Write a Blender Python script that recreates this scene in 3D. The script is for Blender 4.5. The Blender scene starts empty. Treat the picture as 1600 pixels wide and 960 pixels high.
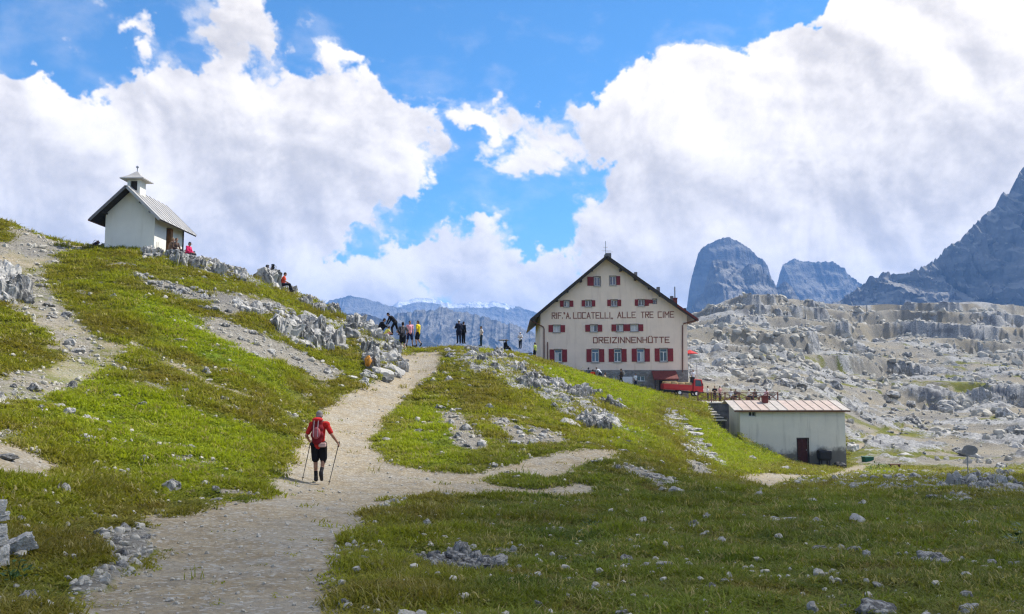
import bpy, bmesh, math, random
import numpy as np
from mathutils import Vector, Matrix

# ------------------------------------------------------------------ camera, sky, sun, exposure
S = bpy.context.scene
COL = S.collection
R = math.radians
rng = np.random.default_rng(7)
random.seed(7)

FPX = 1280.0                                   # focal length in photograph pixels
PITCH = math.atan(120 / FPX)
CP, SP = math.cos(PITCH), math.sin(PITCH)

cam_d = bpy.data.cameras.new("camera")
cam_d.sensor_width = 36.0
cam_d.lens = 36.0 * FPX / 1600
cam_d.clip_start = 0.1
cam_d.clip_end = 60000
cam = bpy.data.objects.new("camera", cam_d)
cam.rotation_euler = (R(90) + PITCH, 0, 0)
COL.objects.link(cam)
S.camera = cam

SUN_EL, SUN_AZ = 50.0, 62.0                    # azimuth clockwise from the view direction (+Y)
sd = Vector((math.sin(R(SUN_AZ)) * math.cos(R(SUN_EL)), math.cos(R(SUN_AZ)) * math.cos(R(SUN_EL)), math.sin(R(SUN_EL))))
sun_d = bpy.data.lights.new("sun", 'SUN')
sun_d.energy = 3.3
sun_d.angle = R(0.53)
sun_d.color = (1.0, 0.955, 0.88)
sun = bpy.data.objects.new("sun", sun_d)
sun.rotation_euler = (-sd).to_track_quat('-Z', 'Y').to_euler()
COL.objects.link(sun)

S.view_settings.view_transform = 'Standard'
S.view_settings.look = 'None'
S.view_settings.exposure = 1.08
S.view_settings.gamma = 1.0
S.view_settings.use_curve_mapping = False
S.cycles.use_denoising = True
S.cycles.denoiser = 'OPENIMAGEDENOISE'
S.cycles.denoising_input_passes = 'RGB_ALBEDO_NORMAL'
S.cycles.denoising_prefilter = 'NONE'
S.cycles.filter_width = 1.3
S.cycles.sample_clamp_indirect = 4.0
S.cycles.max_bounces = 6
S.cycles.diffuse_bounces = 2
S.cycles.glossy_bounces = 2
S.cycles.transmission_bounces = 4
S.cycles.volume_bounces = 1
S.cycles.transparent_max_bounces = 6
S.cycles.caustics_reflective = False
S.cycles.caustics_refractive = False


def W(px, py, Y):
    """photograph pixel + forward distance -> point in the place"""
    a, b = (px - 800) / FPX, (480 - py) / FPX
    k = Y / (CP - b * SP)
    return Vector((a * k, Y, (SP + b * CP) * k))


def wdir(px, py):
    return W(px, py, 1.0).normalized()


class NT:
    """small helper for node trees"""
    def __init__(s, tree):
        s.t = tree

    def n(s, typ, **kw):
        nd = s.t.nodes.new(typ)
        ins = kw.pop('i', {})
        for k, v in kw.items():
            setattr(nd, k, v)
        for k, v in ins.items():
            s.set(nd.inputs[k], v)
        return nd

    def set(s, sock, v):
        if isinstance(v, bpy.types.NodeSocket):
            s.t.links.new(v, sock)
        elif v is not None:
            if hasattr(sock.default_value, '__len__') and not hasattr(v, '__len__'):
                v = [v] * len(sock.default_value)
            if hasattr(sock.default_value, '__len__') and len(sock.default_value) == 4 and len(v) == 3:
                v = (*v, 1)
            sock.default_value = v

    def m(s, op, a, b=None, c=None, clamp=False):
        nd = s.t.nodes.new('ShaderNodeMath')
        nd.operation = op
        nd.use_clamp = clamp
        for k, v in enumerate((a, b, c)):
            if v is not None:
                s.set(nd.inputs[k], v)
        return nd.outputs[0]

    def v(s, op, a, b=None):
        nd = s.t.nodes.new('ShaderNodeVectorMath')
        nd.operation = op
        s.set(nd.inputs[0], a)
        if b is not None:
            if op == 'SCALE':
                s.set(nd.inputs['Scale'], b)
            else:
                s.set(nd.inputs[1], b)
        return nd.outputs['Value'] if op in ('LENGTH', 'DOT_PRODUCT', 'DISTANCE') else nd.outputs[0]

    def ramp(s, x, lo, hi, a=0.0, b=1.0, smooth=True):
        nd = s.t.nodes.new('ShaderNodeMapRange')
        nd.interpolation_type = 'SMOOTHSTEP' if smooth else 'LINEAR'
        for k, v in zip(('Value', 'From Min', 'From Max', 'To Min', 'To Max'), (x, lo, hi, a, b)):
            s.set(nd.inputs[k], v)
        return nd.outputs[0]

    def mix(s, f, a, b, blend='MIX'):
        nd = s.t.nodes.new('ShaderNodeMix')
        nd.data_type = 'RGBA'
        nd.blend_type = blend
        s.set(nd.inputs[0], f)
        s.set(nd.inputs[6], a)
        s.set(nd.inputs[7], b)
        return nd.outputs[2]

    def noise(s, vec, scale, detail=4.0, rough=0.5, dist=0.0, color=False, lac=2.0):
        nd = s.t.nodes.new('ShaderNodeTexNoise')
        s.set(nd.inputs['Vector'], vec)
        for k, v in (('Scale', scale), ('Detail', detail), ('Roughness', rough), ('Distortion', dist), ('Lacunarity', lac)):
            s.set(nd.inputs[k], v)
        return nd.outputs['Color' if color else 'Fac']

    def voro(s, vec, scale, detail=0.0, rough=0.5, feature='F1', smooth=0.3, out='Distance', rand=1.0):
        nd = s.t.nodes.new('ShaderNodeTexVoronoi')
        nd.feature = feature
        s.set(nd.inputs['Vector'], vec)
        s.set(nd.inputs['Scale'], scale)
        s.set(nd.inputs['Randomness'], rand)
        if 'Detail' in nd.inputs and nd.inputs['Detail'].enabled:
            s.set(nd.inputs['Detail'], detail)
            s.set(nd.inputs['Roughness'], rough)
        if feature == 'SMOOTH_F1':
            s.set(nd.inputs['Smoothness'], smooth)
        return nd.outputs[out]


# ---- world: Nishita sky with cumulus clouds
world = bpy.data.worlds.new("World")
S.world = world
world.use_nodes = True
world.cycles.sampling_method = 'MANUAL'
world.cycles.sample_map_resolution = 512
wt = world.node_tree
wt.nodes.clear()
N = NT(wt)
sky = N.n('ShaderNodeTexSky', sky_type='NISHITA', sun_disc=False)
sky.sun_elevation = R(SUN_EL)
sky.sun_rotation = R(SUN_AZ)
sky.altitude = 2400
sky.air_density = 1.0
sky.dust_density = 0.3
sky.ozone_density = 1.5
tc = N.n('ShaderNodeTexCoord')
D = tc.outputs['Generated']
# cloud masses: centre and half-size of each, in photograph pixels
CLOUDS = [
    (30, 190, 125, 80), (-80, 320, 220, 220), (235, 66, 85, 40), (320, 40, 50, 22), (190, 190, 110, 90), (400, 22, 50, 55), (440, 60, 45, 45),
    (365, 150, 130, 90), (548, 52, 48, 26), (590, 95, 30, 40), (600, 150, 50, 60), (470, 110, 40, 60), (330, 290, 330, 190), (560, 215, 150, 105),
    (640, 190, 60, 70), (520, 330, 150, 90), (250, 400, 380, 150), (610, 280, 80, 75), (470, 450, 150, 80), (120, 300, 230, 180),
    (690, 405, 130, 62), (590, 440, 110, 50), (770, 430, 70, 60), (870, 460, 120, 80), (650, 490, 300, 60), (810, 388, 22, 26),
    (738, 138, 30, 18), (775, 200, 70, 42), (730, 190, 40, 40), (850, 222, 100, 46), (805, 262, 90, 38), (745, 262, 36, 12),
    (965, 195, 95, 75), (1060, 195, 130, 95), (1190, 165, 140, 100), (1290, 100, 90, 90), (1400, 90, 125, 115), (1530, 60, 200, 150),
    (1120, 300, 240, 140), (1310, 260, 290, 190), (1540, 250, 260, 260), (1015, 350, 125, 95), (945, 390, 70, 70), (1150, 400, 260, 100),
    (1400, 420, 300, 110), (1640, 330, 230, 200), (1330, 20, 50, 50), (1010, 135, 50, 28), (930, 170, 25, 18), (1200, 500, 500, 80), (200, 520, 500, 90),
]
GAPS = [  # blue between them
    (30, 50, 120, 55), (228, 100, 22, 13), (325, 92, 30, 28), (310, 50, 22, 14), (482, 62, 18, 40), (650, 75, 40, 62), (515, 12, 40, 16),
    (706, 250, 22, 52), (655, 342, 46, 22), (580, 383, 40, 22), (545, 400, 14, 20), (765, 303, 60, 34), (845, 348, 44, 44), (880, 300, 44, 18),
    (926, 268, 24, 13), (630, 20, 40, 50), (800, 55, 150, 80), (1000, 45, 190, 62), (880, 125, 46, 20), (1235, 30, 40, 30), (70, 120, 40, 14),
]
SHADE = [  # grey undersides
    (460, 300, 110, 70, .75), (150, 290, 90, 80, .5), (330, 380, 220, 90, .55), (590, 215, 60, 40, .3), (420, 330, 140, 70, .5),
    (1090, 300, 120, 60, .5), (1250, 260, 120, 110, .55), (1400, 300, 160, 110, .6), (1500, 320, 160, 110, .75), (1250, 380, 140, 60, .5),
    (1420, 150, 110, 70, .35), (700, 455, 160, 40, .45), (60, 370, 170, 70, .45), (880, 470, 120, 60, .35), (1560, 150, 120, 120, .35), (1010, 250, 90, 40, .3),
]


# ------------------------------------------------------------------ numeric noise
def _hash(ix, iy, iz):
    h = (ix.astype(np.uint32) * np.uint32(374761393) + iy.astype(np.uint32) * np.uint32(668265263) + iz.astype(np.uint32) * np.uint32(2246822519))
    h = (h ^ (h >> np.uint32(13))) * np.uint32(1274126177)
    return h ^ (h >> np.uint32(16))


_G = np.array([(1, 1, 0), (-1, 1, 0), (1, -1, 0), (-1, -1, 0), (1, 0, 1), (-1, 0, 1), (1, 0, -1), (-1, 0, -1),
               (0, 1, 1), (0, -1, 1), (0, 1, -1), (0, -1, -1), (1, 1, 0), (-1, 1, 0), (0, -1, 1), (0, -1, -1)], np.float32)


def perlin(x, y, z=None, seed=0):
    """gradient noise, roughly -1..1"""
    x = np.asarray(x, np.float32); y = np.asarray(y, np.float32)
    z = np.zeros_like(x) if z is None else np.asarray(z, np.float32)
    fx, fy, fz = np.floor(x), np.floor(y), np.floor(z)
    ix, iy, iz = fx.astype(np.int32), fy.astype(np.int32), fz.astype(np.int32) + seed * 131
    x, y, z = x - fx, y - fy, z - fz
    u, v, w = (t * t * t * (t * (t * 6 - 15) + 10) for t in (x, y, z))

    def g(dx, dy, dz):
        q = _G[_hash(ix + dx, iy + dy, iz + dz) & 15]
        return q[..., 0] * (x - dx) + q[..., 1] * (y - dy) + q[..., 2] * (z - dz)
    a = g(0, 0, 0); a += u * (g(1, 0, 0) - a)
    b = g(0, 1, 0); b += u * (g(1, 1, 0) - b)
    a += v * (b - a)
    c = g(0, 0, 1); c += u * (g(1, 0, 1) - c)
    d = g(0, 1, 1); d += u * (g(1, 1, 1) - d)
    c += v * (d - c)
    return a + w * (c - a)


def fbm(x, y, z=None, octv=4, gain=0.5, lac=2.03, seed=0, kind='fbm'):
    t, a, n = 0.0, 1.0, 0.0
    for k in range(octv):
        f = lac ** k
        p = perlin(x * f + 17.3 * k, y * f - 9.1 * k, None if z is None else z * f + 4.7 * k, seed + k)
        if kind == 'ridge':
            p = 1 - 2 * np.abs(p)
        elif kind == 'billow':
            p = 2 * np.abs(p) - .6
        t = t + a * p
        n += a
        a *= gain
    return t / n


def sstep(x, a, b):
    t = np.clip((x - a) / (b - a), 0, 1)
    return t * t * (3 - 2 * t)


def cloud_layers(az, el, pxdeg):
    """cover and brightness of the cloud for grids of azimuth / elevation in radians (rows from low to high)"""
    ce = np.cos(el)
    d = np.stack([np.sin(az) * ce, np.cos(az) * ce, np.sin(el)], -1).astype(np.float32)
    x, y, z = d[..., 0], d[..., 1], d[..., 2]
    wx = fbm(x * 4, y * 4, z * 5, 3, seed=3) * .05
    wz = fbm(x * 4, y * 4, z * 5, 3, seed=9) * .05
    X, Y, Z = x + wx, y, z + wz
    bx = fbm(x * 17, y * 17, z * 19, 6, gain=.6, seed=13) * .055
    bz = fbm(x * 17, y * 17, z * 19, 6, gain=.6, seed=19) * .055

    def blobs(lst, soft):
        f = np.full(x.shape, -9.0, np.float32)
        for b in lst:
            c = wdir(b[0], b[1])
            q = 1 - np.sqrt(((X + bx - c.x) * FPX / b[2]) ** 2 + ((y - c.y) * 1.6) ** 2 + ((Z + bz - c.z) * FPX / b[3]) ** 2)
            q *= min(b[2], b[3]) / 85
            h = np.maximum(soft - np.abs(f - q), 0) / soft
            f = np.maximum(f, q) + h * h * h * soft / 6
        return f
    fld = np.clip(blobs(CLOUDS, .12), -1.2, .75)
    gap = blobs(GAPS, .12)
    fld = fld - 1.0 * sstep(gap, -.22, .42)
    wide = sstep(fbm(x * 2.2, y * 2.2, z * 2.6, 3, seed=21), -.12, .3) * 1.4 - .55
    fr = sstep(y, .66, .78)
    fld = fld * fr + wide * (1 - fr)
    f1 = fbm(X * 7, Y * 7, Z * 8, 8, gain=.60, seed=5)
    bl = fbm(X * 12, Y * 12, Z * 14, 7, gain=.60, seed=31, kind='billow')
    p = .62 * f1 + .72 * bl
    dens = fld + p * .80 + .03
    alpha = sstep(dens, -.07, .20)
    wisp = fbm(X * 14, Y * 14, Z * 22, 6, gain=.62, seed=77)
    alpha = np.maximum(alpha, .6 * sstep(dens, -.40, .02) * sstep(wisp, -.08, .34))
    alpha = np.maximum(alpha, .16 * sstep(wisp + .5 * fbm(x * 5, y * 5, z * 9, 4, seed=79), -.1, .5))
    # thickness seen, and light marched through it from the upper right
    th = np.clip(dens, 0, .9)
    thick = th + .35 * np.clip(p, -.5, .8) * alpha
    acc = np.zeros_like(th)
    step = .9 * pxdeg
    for k in range(1, 9):
        dx, dy = int(round(step * k * .62)), int(round(step * k * .78))
        if dx >= th.shape[1] or dy >= th.shape[0]:
            break
        s = np.zeros_like(th)
        s[:-dy, :-dx] = thick[dy:, dx:]
        s[-dy:, :] = th[-1:, :].mean()
        s[:, -dx:] = np.maximum(s[:, -dx:], thick[:, -dx:])
        acc += np.clip(s - thick * .55 + .02, 0, None) * (1.15 - k * .1)
    trans = np.exp(-acc * .55)
    rel = np.zeros_like(th)
    for sc_, wt_ in ((.22, .40), (.7, .62), (2.0, .75)):
        dx = max(1, int(round(pxdeg * sc_)))
        gx = np.zeros_like(th); gy = np.zeros_like(th)
        gx[:, dx:-dx] = p[:, :-2 * dx] - p[:, 2 * dx:]
        gy[dx:-dx] = p[:-2 * dx] - p[2 * dx:]
        rel += np.clip(gx * .55 + gy * .83, -.5, .5) * wt_
    lit = .16 + .30 * trans + .80 * rel * np.clip(alpha, .3, 1)
    sh = np.zeros_like(th)
    for b in SHADE:
        c = wdir(b[0], b[1])
        q = 1 - np.sqrt(((X - c.x) * FPX / b[2]) ** 2 + ((y - c.y) * 1.6) ** 2 + ((Z - c.z) * FPX / b[3]) ** 2)
        q = np.clip(q, 0, 1)
        sh += q * q * (3 - 2 * q) * b[4]
    lit -= .55 * (1 - np.exp(-sh * 1.1)) * np.clip(.60 - p * 1.1, .15, 1.1)
    lit += np.clip((x + .2) * .28, -.06, .2)
    lit += .12 * (1 - sstep(th, 0, .25))            # thin edges glow
    return alpha, .5 + .5 * np.tanh((lit - .34) * 1.7)


def cloud_image(az0, az1, el0, el1, w, h):
    az, el = np.meshgrid(np.radians(np.linspace(az0, az1, w)), np.radians(np.linspace(el0, el1, h)))
    a, l = cloud_layers(az, el, w / (az1 - az0))
    px = np.ones((h, w, 4), np.float32)
    px[..., 0] = l
    px[..., 1] = a
    return px


AZ0, AZ1, EL0, EL1 = -46.0, 46.0, -8.0, 48.0    # the part of the sky near the view gets the finer map


def sky_map(name, az0, az1, el0, el1, w, h):
    im = bpy.data.images.new(name, w, h, float_buffer=True, is_data=True)
    im.pixels.foreach_set(cloud_image(az0, az1, el0, el1, w, h).ravel())
    im.pack()
    return im


sx = N.n('ShaderNodeSeparateXYZ', i={0: D})
azn = N.m('MULTIPLY', N.m('ARCTAN2', sx.outputs[0], sx.outputs[1]), 180 / math.pi)
eln = N.m('MULTIPLY', N.m('ARCSINE', sx.outputs[2]), 180 / math.pi)


def lookup(im, az0, az1, el0, el1, ext):
    uv = N.n('ShaderNodeCombineXYZ', i={0: N.ramp(azn, az0, az1, smooth=False), 1: N.ramp(eln, el0, el1, smooth=False)})
    t = N.n('ShaderNodeTexImage', image=im, interpolation='Cubic' if ext else 'Linear', extension='EXTEND', i={0: uv.outputs[0]})
    s = N.n('ShaderNodeSeparateColor', i={0: t.outputs[0]})
    return s.outputs[0], s.outputs[1]


l1, a1 = lookup(sky_map('clouds_near_view', AZ0, AZ1, EL0, EL1, 1840, 1120), AZ0, AZ1, EL0, EL1, True)
l2, a2 = lookup(sky_map('clouds_all_round', -180, 180, -8, 90, 720, 196), -180, 180, -8, 90, False)
fw = N.m('MULTIPLY', N.m('MULTIPLY', N.ramp(azn, AZ0, AZ0 + 3), N.ramp(azn, AZ1, AZ1 - 3)), N.ramp(eln, EL1, EL1 - 3))
lit = N.m('ADD', N.m('MULTIPLY', l1, fw), N.m('MULTIPLY', l2, N.m('SUBTRACT', 1, fw)))
alpha = N.m('ADD', N.m('MULTIPLY', a1, fw), N.m('MULTIPLY', a2, N.m('SUBTRACT', 1, fw)))
ccol = N.mix(lit, (2.95, 2.80, 2.75), (7.3, 6.8, 6.2))
hz = N.ramp(sx.outputs[2], .0, .22, .55, 0.0)
skyc = N.mix(hz, N.mix(1.0, sky.outputs[0], (.40, .80, 1.0), 'MULTIPLY'), (2.7, 3.35, 3.9))
col = N.mix(alpha, skyc, ccol)
bg = N.n('ShaderNodeBackground', i={0: col, 1: 0.1})
wo = N.n('ShaderNodeOutputWorld', i={0: bg.outputs[0]})


# ------------------------------------------------------------------ helpers for things
def tag(o, label=None, cat=None, group=None, kind=None):
    if label: o['label'] = label
    if cat: o['category'] = cat
    if group: o['group'] = group
    if kind: o['kind'] = kind
    return o


def link(o, parent=None):
    COL.objects.link(o)
    if parent is not None:
        o.parent = parent
    return o


def empty(name, loc=(0, 0, 0), rz=0.0, **kw):
    o = bpy.data.objects.new(name, None)
    o.empty_display_size = .2
    o.location = loc
    o.rotation_euler = (0, 0, rz)
    link(o)
    return tag(o, **kw)


def mesh_np(name, verts, faces, mats=(), smooth=True):
    """mesh from numpy arrays: verts (n,3), faces (m,3|4)"""
    me = bpy.data.meshes.new(name)
    k = faces.shape[1]
    me.vertices.add(len(verts)); me.vertices.foreach_set('co', np.ascontiguousarray(verts, np.float32).ravel())
    me.loops.add(faces.size); me.loops.foreach_set('vertex_index', np.ascontiguousarray(faces, np.int32).ravel())
    me.polygons.add(len(faces))
    me.polygons.foreach_set('loop_start', np.arange(0, faces.size, k, dtype=np.int32))
    me.polygons.foreach_set('loop_total', np.full(len(faces), k, np.int32))
    if smooth:
        me.polygons.foreach_set('use_smooth', np.ones(len(faces), bool))
    me.update(calc_edges=True)
    for m in mats:
        me.materials.append(m)
    return me


class MB:
    """collects simple shapes into one mesh"""
    def __init__(s):
        s.v, s.f = [], []

    def add(s, vs, fs):
        o = len(s.v)
        s.v += [tuple(v) for v in vs]
        s.f += [tuple(i + o for i in f) for f in fs]
        return s

    def box(s, x0, x1, y0, y1, z0, z1):
        return s.add([(x, y, z) for z in (z0, z1) for y in (y0, y1) for x in (x0, x1)],
                     [(0, 2, 3, 1), (4, 5, 7, 6), (0, 1, 5, 4), (2, 6, 7, 3), (0, 4, 6, 2), (1, 3, 7, 5)])

    def bar(s, a, b, w, h=None, up=(0, 0, 1)):
        """rectangular bar from a to b"""
        a, b = Vector(a), Vector(b)
        h = h or w
        d = (b - a).normalized()
        u = Vector(up)
        if abs(d.dot(u)) > .98: u = Vector((0, 1, 0))
        sx = d.cross(u).normalized(); sy = sx.cross(d)
        vs = [p + sx * (i * w / 2) + sy * (j * h / 2) for p in (a, b) for j in (-1, 1) for i in (-1, 1)]
        return s.add(vs, [(0, 1, 3, 2), (4, 6, 7, 5), (0, 4, 5, 1), (2, 3, 7, 6), (0, 2, 6, 4), (1, 5, 7, 3)])

    def tube(s, pts, r, n=8, cap=True):
        pts = [Vector(p) for p in pts]
        rs = r if hasattr(r, '__len__') else [r] * len(pts)
        o = len(s.v)
        for i, p in enumerate(pts):
            d = (pts[min(i + 1, len(pts) - 1)] - pts[max(i - 1, 0)]).normalized()
            u = Vector((0, 0, 1)) if abs(d.z) < .95 else Vector((1, 0, 0))
            sx = d.cross(u).normalized(); sy = sx.cross(d)
            for k in range(n):
                t = 2 * math.pi * k / n
                s.v.append(tuple(p + (sx * math.cos(t) + sy * math.sin(t)) * rs[i]))
        for i in range(len(pts) - 1):
            for k in range(n):
                a, b = o + i * n + k, o + i * n + (k + 1) % n
                s.f.append((a, b, b + n, a + n))
        if cap:
            s.f.append(tuple(o + k for k in range(n))[::-1])
            s.f.append(tuple(o + (len(pts) - 1) * n + k for k in range(n)))
        return s

    def cyl(s, c, axis, r, h, n=12):
        c = Vector(c); a = Vector(axis).normalized() * h / 2
        return s.tube([c - a, c + a], r, n)

    def prism(s, poly, y0, y1):
        """polygon in x,z pushed from y0 to y1"""
        n = len(poly)
        vs = [(x, y, z) for y in (y0, y1) for x, z in poly]
        fs = [tuple(range(n)), tuple(range(2 * n - 1, n - 1, -1))] + [(i, i + n, (i + 1) % n + n, (i + 1) % n) for i in range(n)]
        return s.add(vs, fs)

    def build(s, name, mat, parent=None, bevel=0.0, smooth=False, loc=None):
        me = bpy.data.meshes.new(name)
        me.from_pydata(s.v, [], s.f)
        bm = bmesh.new(); bm.from_mesh(me)
        bmesh.ops.recalc_face_normals(bm, faces=bm.faces)
        if bevel > 0:
            bmesh.ops.bevel(bm, geom=list(bm.edges), offset=bevel, segments=1, affect='EDGES', clamp_overlap=True)
        if smooth:
            for f in bm.faces: f.smooth = True
        bm.to_mesh(me); bm.free()
        for m in (mat if isinstance(mat, (list, tuple)) else [mat]):
            me.materials.append(m)
        o = bpy.data.objects.new(name, me)
        if loc is not None: o.location = loc
        return link(o, parent)


def mat_new(name):
    m = bpy.data.materials.new(name)
    m.use_nodes = True
    m.node_tree.nodes.clear()
    n = NT(m.node_tree)
    out = n.n('ShaderNodeOutputMaterial')
    b = n.n('ShaderNodeBsdfPrincipled', i={'Roughness': .85, 'Specular IOR Level': .25})
    m.node_tree.links.new(b.outputs[0], out.inputs[0])
    return m, n, b


def mat_plain(name, col, rough=.7, var=.12, scale=6.0, metal=0.0, spec=.3, bump=0.0, dirt=None, dirt_amt=.5, dirt_scale=1.5):
    """painted / woven / weathered surface: colour with uneven tone, optional stains"""
    m, n, b = mat_new(name)
    co = n.n('ShaderNodeTexCoord').outputs['Object']
    f = n.noise(co, scale, 5, .6)
    c = n.mix(n.ramp(f, .3, .7, 0, 1), tuple(x * (1 - var) for x in col), tuple(min(1, x * (1 + var)) for x in col))
    if dirt:
        g = n.noise(co, dirt_scale, 6, .65)
        c = n.mix(n.ramp(g, .52, .72, 0, dirt_amt), c, dirt)
    n.set(b.inputs['Base Color'], c)
    b.inputs['Roughness'].default_value = rough
    b.inputs['Metallic'].default_value = metal
    b.inputs['Specular IOR Level'].default_value = spec
    if bump:
        bp = n.n('ShaderNodeBump', i={'Height': n.noise(co, scale * 4, 4, .6), 'Strength': bump, 'Distance': .02})
        n.set(b.inputs['Normal'], bp.outputs[0])
    return m


# ------------------------------------------------------------------ terrain
# seen profile of the land: photograph column -> (row, distance) from near to far
PROFILE = {
    -500: [(960, 5.2), (850, 7.5), (700, 11), (560, 18), (430, 30), (300, 45), (270, 60), (330, 90), (500, 150), (600, 300)],
    -200: [(960, 5.5), (850, 8), (700, 12), (590, 20), (470, 30), (370, 43), (320, 54), (330, 66), (430, 95), (560, 150), (600, 300)],
    0: [(960, 5.6), (850, 8.6), (760, 12), (700, 14.5), (640, 19), (600, 22), (540, 27), (480, 32), (400, 42), (346, 51), (350, 58), (420, 80), (540, 130), (590, 300)],
    60: [(960, 5.7), (850, 9), (760, 12.5), (720, 14.5), (640, 20), (600, 23), (540, 28), (480, 33.5), (420, 42), (372, 50), (377, 58), (430, 80), (540, 130), (590, 300)],
    130: [(960, 5.8), (850, 9.3), (780, 13), (740, 15.5), (640, 22), (600, 25), (540, 30), (480, 36), (430, 42), (389, 49), (387, 54), (400, 60), (440, 80), (540, 130), (590, 300)],
    200: [(960, 5.9), (870, 9), (800, 13), (700, 18.3), (600, 25.5), (500, 34.5), (440, 41), (395, 47.6), (386, 54), (398, 60), (450, 82), (550, 130), (590, 300)],
    300: [(960, 5.9), (850, 10), (795, 13.5), (700, 20), (600, 28), (500, 38), (450, 44), (409, 50.5), (412, 56), (450, 75), (540, 120), (590, 300)],
    400: [(960, 5.9), (850, 10), (780, 15.5), (700, 22.5), (600, 31), (520, 40), (470, 46), (439, 52), (445, 58), (490, 80), (560, 120), (590, 300)],
    500: [(960, 5.9), (850, 10.3), (753, 20.7), (700, 26), (640, 33), (600, 38), (540, 46), (500, 51), (477, 56.5), (485, 64), (530, 90), (570, 130), (595, 300)],
    580: [(960, 5.9), (850, 10.8), (760, 20), (700, 27), (640, 35.5), (600, 40.5), (560, 46), (535, 51), (520, 55), (525, 62), (560, 85), (590, 130), (600, 300)],
    645: [(960, 5.9), (850, 11), (770, 19), (700, 28), (640, 38), (600, 44), (570, 49), (547, 53.5), (551, 58), (575, 75), (610, 110), (610, 300)],
    700: [(960, 5.9), (850, 11.3), (765, 20), (700, 28), (640, 37.5), (600, 43.5), (565, 49), (545, 54), (543, 60), (556, 70), (580, 90), (600, 130), (600, 300)],
    760: [(960, 5.9), (850, 11.5), (755, 22), (700, 28.5), (640, 37), (600, 43), (565, 51), (553, 60), (548, 72), (560, 85), (580, 110), (595, 150), (600, 300)],
    830: [(960, 5.9), (850, 11.7), (760, 22), (720, 26.5), (680, 32), (640, 40), (600, 49), (572, 60), (560, 75), (562, 88), (572, 105), (590, 150), (595, 300)],
    900: [(960, 5.9), (850, 12), (770, 21), (706, 28), (680, 34), (640, 46), (600, 58), (584, 69), (583, 78), (592, 88), (590, 105), (585, 150), (570, 300)],
    970: [(960, 5.9), (850, 12), (770, 22), (710, 30), (680, 37), (640, 52), (610, 66), (600, 78), (601, 86), (600, 100), (585, 140), (530, 300)],
    1040: [(960, 5.9), (850, 12), (770, 23.5), (730, 31), (690, 42), (653, 57), (634, 69), (622, 79), (616, 88), (606, 100), (570, 135), (515, 230), (505, 300)],
    1070: [(960, 5.9), (850, 12.2), (770, 24), (730, 34), (690, 45), (655, 58), (637, 69), (627, 79), (620, 87), (606, 100), (580, 135), (505, 260), (498, 300)],
    1100: [(960, 5.9), (850, 12.5), (770, 25), (730, 38), (700, 48), (660, 62), (640, 72), (628, 80.5), (618, 96), (590, 118), (540, 170), (498, 260), (490, 300), (520, 420)],
    1160: [(960, 5.9), (850, 12.5), (770, 26.5), (735, 43), (712, 58), (690, 68), (672, 76), (655, 84), (622, 98), (595, 120), (530, 190), (470, 290), (467, 310), (520, 430)],
    1250: [(960, 5.9), (850, 12.5), (770, 28), (742, 46), (733, 59), (728, 67), (722, 76), (690, 88), (630, 100), (590, 125), (530, 200), (480, 300), (476, 325), (520, 430)],
    1350: [(960, 5.9), (850, 12.5), (770, 28), (745, 47), (732, 68), (715, 82), (690, 94), (650, 122), (600, 165), (545, 225), (487, 310), (484, 335), (530, 430)],
    1500: [(960, 5.9), (850, 12.5), (770, 28), (746, 46), (742, 60), (725, 80), (700, 97), (650, 130), (600, 172), (550, 230), (476, 330), (470, 350), (530, 440)],
    1600: [(960, 5.9), (850, 12.5), (770, 28), (747, 46), (742, 60), (725, 80), (700, 97), (650, 130), (600, 175), (550, 235), (490, 330), (486, 350), (540, 440)],
    2000: [(960, 6), (850, 12.5), (770, 28), (747, 46), (742, 60), (725, 80), (700, 97), (640, 130), (590, 175), (540, 235), (480, 330), (486, 350), (540, 440)],
}
_c = []
for px, lst in PROFILE.items():
    for py, Y in lst:
        w = W(px, py, Y)
        r = math.hypot(w.x, w.y)
        _c.append((math.atan2(w.x, w.y), math.log(r), w.z / r))
_c = np.array(_c)
AK = 2.2                                             # azimuth weight of the fit


def _tps(d2):
    return .5 * d2 * np.log(d2 + 1e-12)


_q = np.stack([_c[:, 0] * AK, _c[:, 1]], 1)
_n = len(_q)
_A = _tps(((_q[:, None] - _q[None]) ** 2).sum(-1)) + np.eye(_n) * .002
_P = np.c_[np.ones(_n), _q]
_sol = np.linalg.solve(np.block([[_A, _P], [_P.T, np.zeros((3, 3))]]), np.r_[_c[:, 2], np.zeros(3)])
GA = np.linspace(-.78, .72, 320)                      # fitted grid: azimuth x log distance
GL = np.linspace(math.log(5.2), math.log(430), 420)
_ga, _gl = np.meshgrid(GA, GL)
_e = np.stack([_ga.ravel() * AK, _gl.ravel()], 1)
GT = np.concatenate([_tps(((e[:, None] - _q[None]) ** 2).sum(-1)) @ _sol[:_n] + np.c_[np.ones(len(e)), e] @ _sol[_n:] for e in np.array_split(_e, 40)]).reshape(_ga.shape)
EYE = 1.6


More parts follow.
